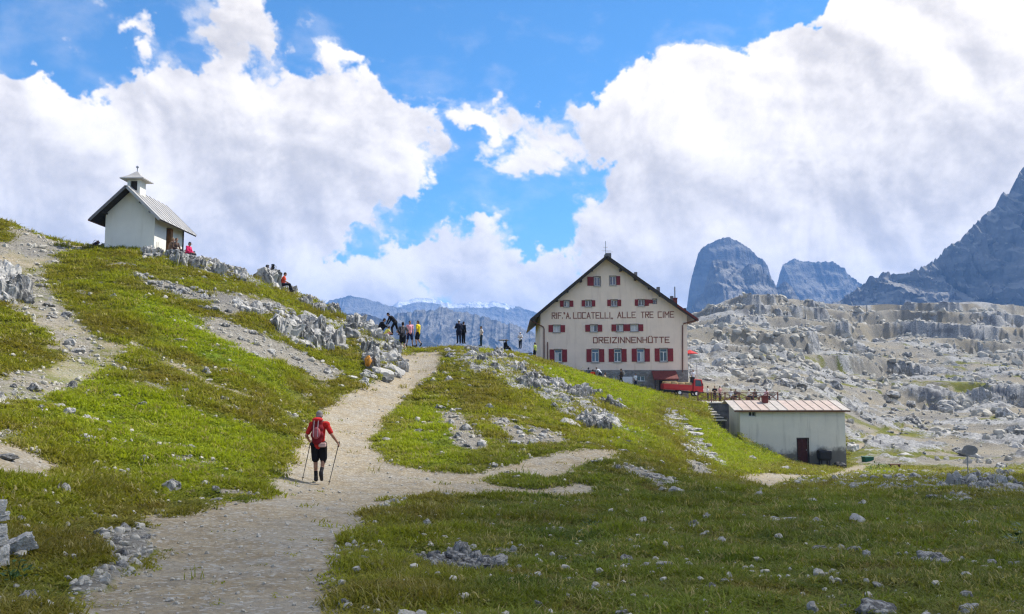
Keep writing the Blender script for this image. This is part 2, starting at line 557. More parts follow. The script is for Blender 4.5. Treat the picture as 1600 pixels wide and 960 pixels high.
def base_z(az, lr):
    """smooth height of the land at azimuth az and log distance lr (arrays)"""
    az = np.asarray(az, float); lr = np.asarray(lr, float)
    def samp(a, l):
        x = np.clip((a - GA[0]) / (GA[-1] - GA[0]), 0, .99999) * (len(GA) - 1)
        y = np.clip((l - GL[0]) / (GL[-1] - GL[0]), 0, .99999) * (len(GL) - 1)
        i, j = x.astype(int), y.astype(int)
        u, v = x - i, y - j
        return (GT[j, i] * (1 - u) + GT[j, i + 1] * u) * (1 - v) + (GT[j + 1, i] * (1 - u) + GT[j + 1, i + 1] * u) * v
    r = np.exp(lr)
    t = samp(az, lr)
    out = np.abs(az) > .70                           # far to the sides and behind: level off
    if out.any():
        k = sstep(np.abs(az), .7, 1.6)
        t = t * (1 - k) + (-.02) * k
    z = t * r
    x, y = np.sin(az) * r, np.cos(az) * r
    # level yard of the shed, cut into the bank, and the terrace above it
    pit = sstep(x, 18.9, 19.4) * (1 - sstep(x, 31.0, 33.5)) * sstep(y, 71.0, 71.8) * (1 - sstep(y, 80.0, 80.5))
    z = np.where(z > -6.85, z * (1 - pit) - 6.85 * pit, z)
    xb = 15.9 + (y - 66) * .17
    gul = sstep(x, xb, xb + .7) * (1 - sstep(x, 18.9, 19.4)) * sstep(y, 64.5, 66.5) * (1 - sstep(y, 79.6, 80.2))
    z = np.where(z > -6.85, z * (1 - gul) + gul * np.minimum(z, -2.7 - (80 - y) * .42), z)
    ter = sstep(x, 16.6, 17.6) * (1 - sstep(x, 26.0, 29.0)) * sstep(y, 80.0, 80.4) * (1 - sstep(y, 88.5, 92.0))
    z = z * (1 - ter) + ter * -1.98
    near = sstep(r, 3.0, 5.8)
    z = -EYE * (1 - near) + z * near
    far = sstep(r, 400, 640)
    return z * (1 - far) + (-25 - .02 * (r - 400)) * far


def polar(x, y):
    return np.arctan2(x, y), np.log(np.maximum(np.hypot(x, y), 1e-3))


def ground_z(x, y):
    a, l = polar(np.asarray(x, float), np.asarray(y, float))
    return base_z(a, l)


_march = np.exp(np.linspace(math.log(4.5), math.log(420), 900))


def pix(px, py, lo=0.0, hi=1e9):
    """where the sight line through a photograph pixel meets the land"""
    d = W(px, py, 1.0)
    h = math.hypot(d.x, d.y)
    rr = _march[(_march >= lo) & (_march <= hi)]
    a = np.full(rr.shape, math.atan2(d.x, d.y))
    gap = d.z / h * rr - base_z(a, np.log(rr))
    hit = np.nonzero(gap <= 0)[0]
    i = hit[0] if len(hit) else int(np.argmin(gap / rr))
    if i > 0 and len(hit) and gap[i - 1] > 0:
        f = gap[i - 1] / (gap[i - 1] - gap[i])
        r = rr[i - 1] + f * (rr[i] - rr[i - 1])
    else:
        r = rr[i]
    x, y = d.x / h * r, d.y / h * r
    return Vector((x, y, float(ground_z(x, y))))


def poly_ground(pts, lo=0, hi=1e9, n=6):
    """outline given in the photograph -> outline on the land in (azimuth, log distance)"""
    out = []
    for (x0, y0), (x1, y1) in zip(pts, pts[1:] + pts[:1]):
        for k in range(n):
            p = pix(x0 + (x1 - x0) * k / n, y0 + (y1 - y0) * k / n, lo, hi)
            out.append((math.atan2(p.x, p.y), math.log(math.hypot(p.x, p.y))))
    return np.array(out)


def line_ground(pts, lo=0, hi=1e9, n=6):
    out = []
    for (x0, y0), (x1, y1) in zip(pts, pts[1:]):
        for k in range(n):
            p = pix(x0 + (x1 - x0) * k / n, y0 + (y1 - y0) * k / n, lo, hi)
            out.append((math.atan2(p.x, p.y), math.log(math.hypot(p.x, p.y))))
    return np.array(out)


def inside_dist(poly, az, lr):
    """signed distance in metres (positive inside) to an outline on the land"""
    res = np.full(az.shape, -99.0)
    m = .25
    sel = (az > poly[:, 0].min() - m) & (az < poly[:, 0].max() + m) & (lr > poly[:, 1].min() - m) & (lr < poly[:, 1].max() + m)
    a, l = az[sel], lr[sel]
    d2 = np.full(a.shape, 1e9); ins = np.zeros(a.shape, bool)
    for (x0, y0), (x1, y1) in zip(poly, np.roll(poly, -1, 0)):
        dx, dy = x1 - x0, y1 - y0
        t = np.clip(((a - x0) * dx + (l - y0) * dy) / (dx * dx + dy * dy + 1e-12), 0, 1)
        d2 = np.minimum(d2, (a - x0 - t * dx) ** 2 + (l - y0 - t * dy) ** 2)
        c = ((y0 > l) != (y1 > l)) & (a < (x1 - x0) * (l - y0) / (y1 - y0 + 1e-15) + x0)
        ins ^= c
    res[sel] = np.sqrt(d2) * np.where(ins, 1, -1) * np.exp(l)
    return res


def line_dist(ln, az, lr):
    res = np.full(az.shape, 99.0)
    m = .25
    sel = (az > ln[:, 0].min() - m) & (az < ln[:, 0].max() + m) & (lr > ln[:, 1].min() - m) & (lr < ln[:, 1].max() + m)
    a, l = az[sel], lr[sel]
    d2 = np.full(a.shape, 1e9)
    for (x0, y0), (x1, y1) in zip(ln[:-1], ln[1:]):
        dx, dy = x1 - x0, y1 - y0
        t = np.clip(((a - x0) * dx + (l - y0) * dy) / (dx * dx + dy * dy + 1e-12), 0, 1)
        d2 = np.minimum(d2, (a - x0 - t * dx) ** 2 + (l - y0 - t * dy) ** 2)
    res[sel] = np.sqrt(d2) * np.exp(l)
    return res


# ---- what covers the land where (outlines and lines as seen in the photograph)
PATHS = [
    [(-60, 1080), (75, 965), (170, 900), (230, 862), (240, 825), (170, 770), (100, 735), (0, 740), (-60, 735), (-60, 690), (0, 690), (40, 695), (120, 745), (200, 793), (280, 803), (330, 783),
     (400, 772), (440, 735), (462, 690), (475, 660), (520, 622), (570, 603), (600, 583), (628, 556), (645, 549), (690, 549), (690, 570), (640, 618),
     (600, 655), (585, 690), (605, 716), (655, 732), (740, 737), (835, 712), (900, 699), (975, 702), (960, 714), (905, 726), (890, 745), (945, 763), (910, 777),
     (800, 774), (680, 772), (615, 780), (580, 800), (590, 825), (562, 840), (545, 870), (528, 965), (520, 1080)],
    [(1130, 742), (1190, 738), (1280, 742), (1330, 728), (1362, 726), (1358, 738), (1300, 752), (1220, 756), (1232, 772), (1190, 762)],
]
ISLANDS = [[(757, 746), (805, 741), (850, 748), (898, 744), (886, 756), (835, 761), (780, 758)]]
TRAILS = [  # (line, half width m)
    ([(75, 384), (30, 405), (45, 440), (70, 490), (120, 525), (165, 545)], 1.1), ([(165, 545), (120, 575), (60, 595), (-40, 625)], .9),
    ([(140, 383), (80, 392), (40, 410)], .7), ([(155, 550), (200, 580), (255, 607), (310, 618), (380, 640), (455, 672)], .28),
    ([(210, 535), (260, 560), (330, 600), (390, 618), (470, 655)], .32),
    ([(215, 470), (300, 505), (380, 545), (440, 575)], .22), ([(60, 640), (150, 655), (260, 690), (330, 700)], .16), ([(230, 560), (330, 575), (420, 600)], .2),
    ([(1320, 705), (1380, 680), (1450, 662), (1560, 640)], .9), ([(-20, 690), (60, 660), (20, 640)], .25),
]
SCREE = [
    [(305, 492), (360, 500), (440, 535), (535, 580), (540, 600), (515, 610), (470, 578), (400, 558), (330, 520)],
    [(320, 455), (400, 462), (470, 482), (430, 500), (350, 495), (310, 475)],
    [(205, 428), (260, 440), (340, 466), (320, 476), (250, 455)],
    [(678, 640), (715, 646), (765, 690), (760, 705), (715, 700)], [(760, 648), (800, 655), (845, 695), (820, 706), (780, 680)], [(820, 660), (880, 680), (870, 695), (830, 690)],
    [(650, 868), (720, 866), (785, 888), (740, 900), (665, 890)], [(1420, 872), (1480, 868), (1490, 885), (1440, 890)],
    [(950, 722), (1000, 730), (1060, 752), (1040, 762), (980, 745)], [(1060, 712), (1110, 725), (1120, 745), (1070, 735)],
    [(40, 470), (80, 460), (150, 520), (165, 560), (100, 560), (60, 520)], [(-40, 400), (30, 350), (110, 380), (90, 410), (20, 430)],
    [(170, 830), (240, 820), (270, 850), (220, 890), (150, 930), (110, 910)],
    [(560, 785), (640, 765), (700, 772), (600, 800)],
]
ROCKY = [
    [(430, 505), (520, 500), (560, 545), (480, 545)], [(520, 500), (600, 505), (650, 560), (620, 590), (560, 560)],
    [(690, 550), (760, 548), (850, 580), (870, 610), (800, 610), (740, 580)], [(830, 600), (900, 610), (980, 660), (975, 685), (900, 665), (840, 630)],
    [(200, 400), (330, 402), (460, 452), (500, 476), (420, 452), (320, 425)],
    [(1030, 640), (1060, 645), (1125, 718), (1095, 722), (1050, 680)],
    [(1150, 750), (1600, 735), (1600, 775), (1480, 785), (1400, 770)],
]
BRIGHT = [  # fresher, greener grass
    [(590, 700), (620, 640), (680, 610), (740, 690), (720, 730), (640, 730)], [(1060, 640), (1130, 670), (1230, 725), (1130, 735), (1070, 690)],
    [(820, 565), (900, 580), (1040, 620), (1010, 650), (900, 610), (840, 590)], [(30, 620), (140, 560), (300, 630), (450, 680), (380, 760), (250, 780), (100, 690)],
    [(150, 440), (280, 480), (450, 580), (440, 620), (260, 540)], [(900, 650), (1010, 670), (1050, 700), (960, 700)], [(1340, 740), (1400, 730), (1420, 745), (1350, 752)],
]
PATHS_G = [poly_ground(p, 0, 62) for p in PATHS[:1]] + [poly_ground(p, 30, 100) for p in PATHS[1:]]
ISL_G = [poly_ground(p) for p in ISLANDS]
TRAILS_G = [(line_ground(l), w) for l, w in TRAILS]
SCREE_G = [poly_ground(p, 0, 70) for p in SCREE]
ROCKY_G = [poly_ground(p, 0, 95) for p in ROCKY]
BRIGHT_G = [poly_ground(p, 0, 95) for p in BRIGHT]
HUT_AT = W(959, 605, 90.0)
SHED_AT = W(1158, 722, 72.0)
CHAPEL_AT = W(163, 388, 50.0)


def cover(az, lr):
    """weights path, scree, rock, bright grass for points of the land"""
    r = np.exp(lr)
    x, y = np.sin(az) * r, np.cos(az) * r
    wob = fbm(x / 1.1, y / 1.1, octv=4, seed=41) * .5 + fbm(x / .22, y / .22, octv=2, seed=44) * .13
    big = fbm(x / 5, y / 5, octv=4, seed=47)
    path = np.zeros(az.shape)
    for p in PATHS_G:
        path = np.maximum(path, sstep(inside_dist(p, az, lr) + wob * .8 + big * .2, -.22, .28))
    for p in ISL_G:
        path *= 1 - sstep(inside_dist(p, az, lr) + wob * .4, -.1, .15)
    trail = np.zeros(az.shape)
    for l, w in TRAILS_G:
        trail = np.maximum(trail, .95 * sstep(w - line_dist(l, az, lr) + wob * w * 1.6, -.15, .25))
    path = np.maximum(path, trail * np.clip(.45 + big, .1, .8))
    scree = trail * .9
    for p in SCREE_G:
        e = min(1.0, max(.14, np.ptp(p[:, 0]) * math.exp(p[:, 1].mean()) / 5))     # small patches keep their shape
        scree = np.maximum(scree, sstep(inside_dist(p, az, lr) + (wob * 2.6 + big * 1.6) * e, -.3 * e, .6 * e))
    rock = np.zeros(az.shape)
    for p in ROCKY_G:
        rock = np.maximum(rock, .8 * sstep(inside_dist(p, az, lr) + wob * 3.0 + big * 2.0, -.3, .9))
    bright = np.zeros(az.shape)
    for p in BRIGHT_G:
        bright = np.maximum(bright, sstep(inside_dist(p, az, lr) + big * 1.2, -.8, 1.5))
    # bare patches in the turf everywhere
    bare = sstep(fbm(x / 1.3, y / 1.3, octv=6, seed=61, gain=.66) + .12 * fbm(x / 9, y / 9, octv=2, seed=62), .15, .29)
    left = sstep(-az, .02, .3)
    scree = np.maximum(scree, bare * (.62 + .25 * left) * (r < 110))
    # slope beyond the huts: rubble and ledges with a little grass
    far = sstep(az, .10, .16) * sstep(r + big * 8, 92, 108)
    far = np.maximum(far, sstep(r, 130, 160))
    shed = sstep(az, .36, .41) * sstep(r + big * 5, 74, 86)
    far = np.maximum(far, shed)
    green = sstep(fbm(x / 26, y / 10, octv=5, seed=71, gain=.6), -.04, .26) * sstep(az + big * .1, .15, .5) * (1 - sstep(r, 230, 290)) * .8
    rk = sstep(fbm(x / 14, y / 14, octv=5, seed=77, gain=.6), -.1, .2)
    scree = np.maximum(scree * (1 - far), far * (1 - green) * (1 - rk * .8))
    rock = np.maximum(rock * (1 - far), far * (1 - green) * rk)
    scree = np.clip(scree - path, 0, 1)
    rock = np.clip(rock - path, 0, 1)
    return path, scree, rock, bright, far


def relief(az, lr, z, path, scree, rock, far):
    """uneven ground on the smooth land"""
    r = np.exp(lr)
    x, y = np.sin(az) * r, np.cos(az) * r
    grass = np.clip(1 - path - scree - rock, 0, 1)
    h = fbm(x / 1.6, y / 1.6, octv=3, seed=81) * .16 * grass
    h += (fbm(x / .45, y / .45, octv=2, seed=84, kind='billow')) * .045 * grass * (r < 70)
    h += fbm(x / .5, y / .5, octv=4, seed=88, gain=.6) * .06 * (path * .5 + scree) * (1 - far)
    rr = fbm(x / 1.5, y / 1.5, octv=5, seed=91, gain=.58, kind='ridge')
    h += (rr * .42 + np.abs(fbm(x / .5, y / .5, octv=3, seed=93)) * .3) * rock * (1 - far) * .75
    h += (path * -.06)
    # far slope: ledges of bedrock and rubble
    big = fbm(x / 45, y / 45, octv=3, seed=101)
    rd = fbm(x / 9, y / 9, octv=6, seed=103, gain=.6, kind='ridge')
    hh = rd * 1.4 * (rock * 1.0 + scree * .25) + big * 3.0 * sstep(r, 110, 200)
    rub = fbm(x / 2.6, y / 2.6, octv=4, seed=107, gain=.6, kind='billow')
    hh += np.maximum(rub, 0) * 1.5 * (rock + scree * .15)
    zz = z + hh
    per = 6.5
    u = (zz + fbm(x / 30, y / 30, octv=2, seed=109) * 4) / per
    fr = u - np.floor(u)
    led = (sstep(fr, .55, .78) - fr) * per
    lw = sstep(az + big * .1, .17, .24) * sstep(r, 125, 190) * sstep(fbm(x / 34, y / 34, octv=3, seed=111), -.22, .18)
    up = sstep(az, .26, .34) * sstep(z + big * 2, 9, 14)
    hh += led * np.maximum(lw * .85, up * .95)
    return h * (1 - far) + hh * far


def lift_all(pts):
    x = np.array([p.x for p in pts]); y = np.array([p.y for p in pts]); z = np.array([p.z for p in pts])
    a, l = polar(x, y)
    pa, sc, ro, br, fa = cover(a, l)
    h = z + relief(a, l, z, pa, sc, ro, fa)
    return [Vector(v) for v in zip(x, y, h)]


def lift(p):
    """the point on the uneven ground above or below a point of the smooth land"""
    a, l = polar(np.array([p.x]), np.array([p.y]))
    pa, sc, ro, br, fa = cover(a, l)
    return Vector((p.x, p.y, p.z + float(relief(a, l, np.array([p.z]), pa, sc, ro, fa)[0])))


def build_terrain():
    a_in = np.linspace(-.625, .625, 900)
    aL = np.linspace(-math.pi, -.625, 130)[:-1]
    aR = np.linspace(.625, math.pi, 130)[1:]
    A = np.r_[aL, a_in, aR]
    Lr = np.r_[np.linspace(math.log(.4), math.log(4.5), 24)[:-1], np.linspace(math.log(4.5), math.log(125), 640)[:-1],
               np.linspace(math.log(125), math.log(360), 250)[:-1], np.linspace(math.log(360), math.log(700), 40)]
    az, lr = np.meshgrid(A, Lr)
    path, scree, rock, bright, far = cover(az, lr)
    z = base_z(az, lr)
    r = np.exp(lr)
    # level places for the buildings
    x, y = np.sin(az) * r, np.cos(az) * r
    z = z + relief(az, lr, z, path, scree, rock, far)
    verts = np.stack([x, y, z], -1).reshape(-1, 3)
    nl, na = az.shape
    idx = np.arange(nl * na).reshape(nl, na)
    f = np.stack([idx[:-1, :-1], idx[:-1, 1:], idx[1:, 1:], idx[1:, :-1]], -1)
    fl = f.reshape(-1, 4)
    mask = np.stack([path, scree, rock, bright], -1).reshape(-1, 4).astype(np.float32)
    fm = mask[fl].mean(1)
    faz, flr = az.reshape(-1)[fl].mean(1), lr.reshape(-1)[fl].mean(1)
    fr = np.exp(flr)
    isfar = (far.reshape(-1)[fl].mean(1) > .5)
    cls = np.full(len(fl), 2)                                    # meadow
    cls[(faz < -.06) | (fr > 26) & (faz < .12)] = 1              # hillside
    cls[isfar] = 3
    cls[fm[:, 0] > .5] = 0
    for k, nm in enumerate(('path', 'hillside', 'meadow', 'rocky_slope')):
        fs = fl[cls == k]
        u, inv = np.unique(fs, return_inverse=True)
        me = mesh_np(nm, verts[u], inv.reshape(-1, 4), [M_ground])
        at = me.attributes.new('cover', 'FLOAT_COLOR', 'POINT')
        at.data.foreach_set('color', mask[u].ravel())
        if nm == 'rocky_slope':
            me.set_sharp_from_angle(angle=R(36))
        o = link(bpy.data.objects.new(nm, me))
        o['kind'] = 'structure'


def ground_material():
    m, n, b = mat_new('ground')
    co = n.n('ShaderNodeTexCoord').outputs['Object']
    at = n.n('ShaderNodeAttribute', attribute_name='cover')
    s = n.n('ShaderNodeSeparateColor', i={0: at.outputs['Color']})
    path, scree, rock, bright = s.outputs[0], s.outputs[1], s.outputs[2], at.outputs['Alpha']
    n1 = n.noise(co, .55, 6, .62)
    n2 = n.noise(co, 3.2, 6, .65)
    n3 = n.noise(co, 16, 5, .65)
    # turf
    g = n.mix(n.ramp(n1, .35, .65), (.090, .105, .016), (.165, .160, .028))
    g = n.mix(n.m('MULTIPLY', bright, .75), g, (.14, .21, .014))
    g = n.mix(n.ramp(n2, .54, .70, 0, .75), g, (.115, .075, .026))
    g = n.mix(n.ramp(n3, .50, .72, 0, .7), g, (.028, .036, .010))
    # trodden earth and grit
    vp = n.voro(co, 22, feature='F1', out='Color')
    gv = n.n('ShaderNodeSeparateColor', i={0: vp}).outputs[0]
    p = n.mix(n.ramp(n2, .3, .7), (.235, .188, .122), (.345, .290, .200))
    p = n.mix(n.ramp(n.noise(co, .9, 7, .7, .6), .47, .60, 0, .55), p, (.235, .215, .18))
    p = n.mix(n.ramp(n1, .45, .7, 0, .6), p, (.34, .315, .265))
    p = n.mix(n.ramp(gv, .72, .95, 0, .55), p, (.48, .46, .42))
    p = n.mix(n.ramp(n3, .58, .75, 0, .5), p, (.13, .10, .065))
    # pale rubble
    vs = n.voro(co, 9, feature='F1', out='Color')
    sv = n.n('ShaderNodeSeparateColor', i={0: vs})
    ve = n.voro(co, 9, feature='DISTANCE_TO_EDGE', out='Distance')
    sc = n.mix(sv.outputs[0], (.165, .155, .135), (.33, .31, .27))
    sc = n.mix(n.ramp(ve, .0, .07, .75, 0), sc, (.10, .09, .07))
    sc = n.mix(n.ramp(n2, .52, .68, 0, .45), sc, (.27, .23, .16))
    # bedrock
    rk = n.mix(n.ramp(n2, .3, .7), (.17, .17, .17), (.42, .415, .40))
    rk = n.mix(n.ramp(n3, .52, .70, 0, .7), rk, (.075, .075, .075))
    nb = n.noise(n.v('MULTIPLY', co, (.05, .11, .11)), 1.0, 6, .62)
    nc = n.noise(co, .22, 6, .65)
    sc = n.mix(n.ramp(nb, .45, .62, 0, .55), sc, (.30, .255, .175))
    sc = n.mix(n.ramp(nc, .50, .66, 0, .6), sc, (.15, .145, .14))
    rk = n.mix(n.ramp(nc, .50, .64, 0, .75), rk, (.11, .11, .115))
    w = n.m('MULTIPLY', n.m('SUBTRACT', n2, .5), .9)

    def edge(k):
        return n.ramp(n.m('ADD', k, w), .32, .62)
    c = n.mix(edge(scree), g, sc)
    c = n.mix(edge(rock), c, rk)
    c = n.mix(n.ramp(n.m('ADD', path, n.m('MULTIPLY', n.m('SUBTRACT', n3, .5), .6)), .35, .65), c, p)
    n.set(b.inputs['Base Color'], c)
    b.inputs['Roughness'].default_value = .95
    b.inputs['Specular IOR Level'].default_value = .1
    hgt = n.m('ADD', n.m('MULTIPLY', n3, .6), n.m('ADD', n.m('MULTIPLY', n.m('MULTIPLY', ve, n.m('MAXIMUM', scree, n.m('MULTIPLY', path, .4))), 1.6), n2))
    bp = n.n('ShaderNodeBump', i={'Height': hgt, 'Strength': .8, 'Distance': .07})
    n.set(b.inputs['Normal'], bp.outputs[0])
    return m


M_ground = ground_material()
build_terrain()


# ------------------------------------------------------------------ mountains, haze, cloud overhead
def rock_far_material(name, snow=False, tone=1.0):
    tone *= .52
    m, n, b = mat_new(name)
    g = n.n('ShaderNodeNewGeometry')
    pos = g.outputs['Position']
    st = n.v('MULTIPLY', pos, (.006, .006, .030))
    n1 = n.noise(st, 1.0, 7, .62, .4)
    n2 = n.noise(n.v('MULTIPLY', pos, (.035, .035, .012)), 1.0, 7, .65)
    c = n.mix(n.ramp(n1, .32, .68), tuple(tone * v for v in (.20, .195, .19)), tuple(tone * v for v in (.40, .385, .36)))
    c = n.mix(n.ramp(n2, .48, .66, 0, .75), c, tuple(tone * v for v in (.13, .13, .135)))
    nz = n.n('ShaderNodeSeparateXYZ', i={0: g.outputs['Normal']}).outputs[2]
    flat = n.ramp(n.m('ADD', nz, n.m('MULTIPLY', n.m('SUBTRACT', n2, .5), .5)), .52, .74)
    c = n.mix(flat, c, tuple(tone * v for v in (.46, .44, .40)))
    if snow:
        at = n.n('ShaderNodeAttribute', attribute_name='snow').outputs['Fac']
        c = n.mix(n.ramp(n.m('ADD', at, n.m('MULTIPLY', n.m('SUBTRACT', n1, .5), 1.2)), .45, .55), c, (.86, .87, .90))
    n.set(b.inputs['Base Color'], c)
    b.inputs['Roughness'].default_value = .95
    b.inputs['Specular IOR Level'].default_value = .05
    bp = n.n('ShaderNodeBump', i={'Height': n.m('ADD', n2, n.m('MULTIPLY', n1, .6)), 'Strength': .9, 'Distance': 22.0})
    n.set(b.inputs['Normal'], bp.outputs[0])
    return m


M_dark = rock_far_material('near_mountain_rock', tone=1.25)
M_far = rock_far_material('mountain_rock')
M_snowy = rock_far_material('mountain_rock_with_snow', True)


def mountain(name, crest, Y, depth, zbase, mat, steep=.55, seed=0, rough=1.0, flute=1.0, nu=300, nt=110, snow=False, slant=0.0):
    """a ridge with its own thickness: crest line at distance Y (+slant), front face, back face"""
    cp = [W(px, py, Y + slant * (px - crest[0][0])) for px, py in crest]
    L = np.r_[0, np.cumsum([(b - a).length for a, b in zip(cp, cp[1:])])]
    s = np.linspace(0, L[-1], nu)
    C = np.stack([np.interp(s, L, [p[k] for p in cp]) for k in range(3)], 1)
    sc = Y / 1000.0
    C[:, 2] += fbm(s / (26 * sc), s * 0 + seed, octv=5, gain=.6, seed=seed) * 9 * sc * rough
    C[:, 2] += np.maximum(fbm(s / (9 * sc), s * 0 + seed, octv=3, gain=.6, seed=seed + 40, kind='ridge'), 0) * 5 * sc * rough
    t = np.linspace(0, 1, nt)                           # 0 front foot .. .8 crest .. 1 back foot
    tt, cx = np.meshgrid(t, C[:, 0], indexing='ij')
    cy, cz = np.broadcast_to(C[:, 1], tt.shape), np.broadcast_to(C[:, 2], tt.shape)
    tc = .82
    k = np.clip(tt / tc, 0, 1)                          # height fraction on the front
    # apron of scree below, wall above
    ap = .30
    hz = np.where(k < ap, k / ap * .28, .28 + (k - ap) / (1 - ap) * .72)
    hor = np.where(k < ap, 1 - k / ap * steep, (1 - steep) * (1 - (k - ap) / (1 - ap)) ** 1.25)
    back = np.clip((tt - tc) / (1 - tc), 0, 1)
    z = zbase + (cz - zbase) * np.where(tt <= tc, hz, 1 - back * .9)
    dep = depth * np.clip((cz - zbase) / (C[:, 2].max() - zbase), .22, 1.0)
    y = cy - dep * hor + dep * .9 * back
    x = cx + 0 * tt
    wx = x + (fbm(x / (150 * sc), z / (110 * sc), octv=4, seed=seed + 21) * 70 + fbm(x / (40 * sc), z / (30 * sc), octv=3, seed=seed + 23) * 22) * sc
    f1 = fbm(wx / (60 * sc), z / (170 * sc), y * 0 + seed, octv=6, gain=.58, seed=seed + 3, kind='ridge')
    f2 = fbm(x / (190 * sc), z / (260 * sc), octv=3, seed=seed + 5)
    st = fbm(z / (22 * sc) + f2 * .8, x / (260 * sc), octv=4, seed=seed + 7)
    env = np.sin(np.clip(tt / tc, 0, 1) * math.pi * .93) ** .8
    y = y - (f1 * 34 * flute + f2 * 55 + st * 12) * sc * env * rough
    x = x + fbm(x / (50 * sc), z / (90 * sc), octv=4, seed=seed + 11) * 7 * sc * env
    z = z + fbm(x / (30 * sc), y / (30 * sc), z / (30 * sc), octv=4, seed=seed + 13, gain=.6) * 7 * sc * rough * (.3 + env)
    v = np.stack([x, y, z], -1).reshape(-1, 3)
    idx = np.arange(nt * nu).reshape(nt, nu)
    f = np.stack([idx[:-1, :-1], idx[:-1, 1:], idx[1:, 1:], idx[1:, :-1]], -1).reshape(-1, 4)
    me = mesh_np(name, v, f, [mat])
    me.set_sharp_from_angle(angle=R(32))
    if snow:
        a = me.attributes.new('snow', 'FLOAT', 'POINT')
        up = np.clip(1 - (cz - z) / (15 * sc), 0, 1) * sstep(cz, 425, 448) + .3 * (fbm(x / (60 * sc), z / (14 * sc), octv=3, seed=5) > .22) * np.clip(1 - (cz - z) / (70 * sc), 0, 1)
        a.data.foreach_set('value', up.reshape(-1).astype(np.float32))
    o = link(bpy.data.objects.new(name, me))
    o['kind'] = 'structure'
    return o


mountain('mountain', [(1270, 492), (1300, 476), (1330, 461), (1350, 446), (1360, 436), (1366, 439), (1376, 431), (1405, 433), (1440, 421), (1445, 414), (1450, 418), (1462, 406), (1475, 392), (1500, 374), (1520, 352), (1545, 331),
                      (1553, 322), (1557, 309), (1561, 315), (1572, 305), (1577, 286), (1581, 288), (1586, 275), (1591, 277), (1603, 256), (1640, 215), (1700, 190), (1800, 172), (1950, 210), (2200, 330), (2600, 440)],
         1400, 560, -60, M_dark, .45, 1, 1.25, 1.7, 560, 170)
mountain('mountain', [(1055, 520), (1084, 478), (1097, 459), (1106, 428), (1112, 411), (1122, 407), (1141, 414), (1157, 425), (1165, 416), (1185, 420), (1204, 439), (1214, 453),
                      (1225, 441), (1238, 455), (1250, 474), (1275, 494), (1310, 520)], 2000, 380, -60, M_dark, .4, 2, .8, 1.2, 260)
mountain('mountain', [(1060, 520), (1073, 480), (1080, 436), (1091, 396), (1104, 383), (1129, 375), (1154, 380), (1171, 392), (1182, 405), (1198, 418), (1203, 440), (1218, 476), (1250, 520)],
         2500, 460, -60, M_far, .4, 3, .55, .8, 240)
mountain('mountain', [(1190, 520), (1206, 470), (1213, 441), (1220, 415), (1239, 406), (1254, 413), (1276, 411), (1300, 411), (1316, 421), (1330, 435), (1345, 446), (1375, 470), (1420, 510)],
         2900, 500, -60, M_far, .4, 4, .6, 1.0, 240)
mountain('mountain', [(380, 540), (440, 505), (480, 488), (516, 473), (543, 465), (561, 467), (586, 474), (608, 480), (640, 489), (690, 505), (760, 530)], 3800, 1200, -170, M_far, .55, 5, .6, .9, 240)
mountain('mountain', [(520, 530), (570, 498), (600, 485), (626, 473), (653, 467), (678, 468), (698, 474), (716, 477), (743, 473), (770, 473), (792, 477), (815, 483), (838, 490), (900, 500), (1000, 492), (1080, 505), (1180, 540)],
         4600, 1350, -170, M_snowy, .5, 6, .45, 1.0, 320, snow=True)
mountain('mountain', [(585, 545), (610, 508), (622, 495), (635, 490), (657, 487), (691, 486), (714, 490), (747, 496), (781, 505), (815, 516), (850, 530), (900, 545), (960, 560), (1030, 590)],
         2300, 450, -170, M_far, .35, 7, .8, 1.5, 300)
mountain('mountain', [(330, 560), (420, 520), (500, 498), (545, 492), (580, 495), (618, 504), (655, 524), (690, 545), (730, 562), (800, 590)], 1750, 540, -140, M_far, .75, 8, .5, .7, 260)


def valley():
    """far land between and beyond the mountains, out to the horizon"""
    a = np.linspace(-math.pi, math.pi, 241)
    l = np.linspace(math.log(620), math.log(11000), 90)
    az, lr = np.meshgrid(a, l)
    r = np.exp(lr)
    x, y = np.sin(az) * r, np.cos(az) * r
    z = -30 - .02 * 220 - sstep(r, 640, 1500) * 150 + fbm(x / 700, y / 700, octv=6, gain=.5, seed=201) * 60 * sstep(r, 640, 1400)
    idx = np.arange(az.size).reshape(az.shape)
    f = np.stack([idx[:-1, :-1], idx[:-1, 1:], idx[1:, 1:], idx[1:, :-1]], -1).reshape(-1, 4)
    o = link(bpy.data.objects.new('valley_ground', mesh_np('valley_ground', np.stack([x, y, z], -1).reshape(-1, 3), f, [M_far])))
    o['kind'] = 'structure'


valley()

# the cloud whose shade lies over the near meadow: far up towards the sun, a puffy mass with real depth
EDGE = [(-60, -8), (-22, 0), (-8, 7.2), (-4.5, 10.2), (-1.2, 13.6), (1.3, 17.2), (3.5, 22.5), (8, 28.5), (13, 35), (18, 41), (25, 46), (34, 48), (60, 56), (110, 70), (190, 40), (190, -90), (60, -140), (-60, -100)]


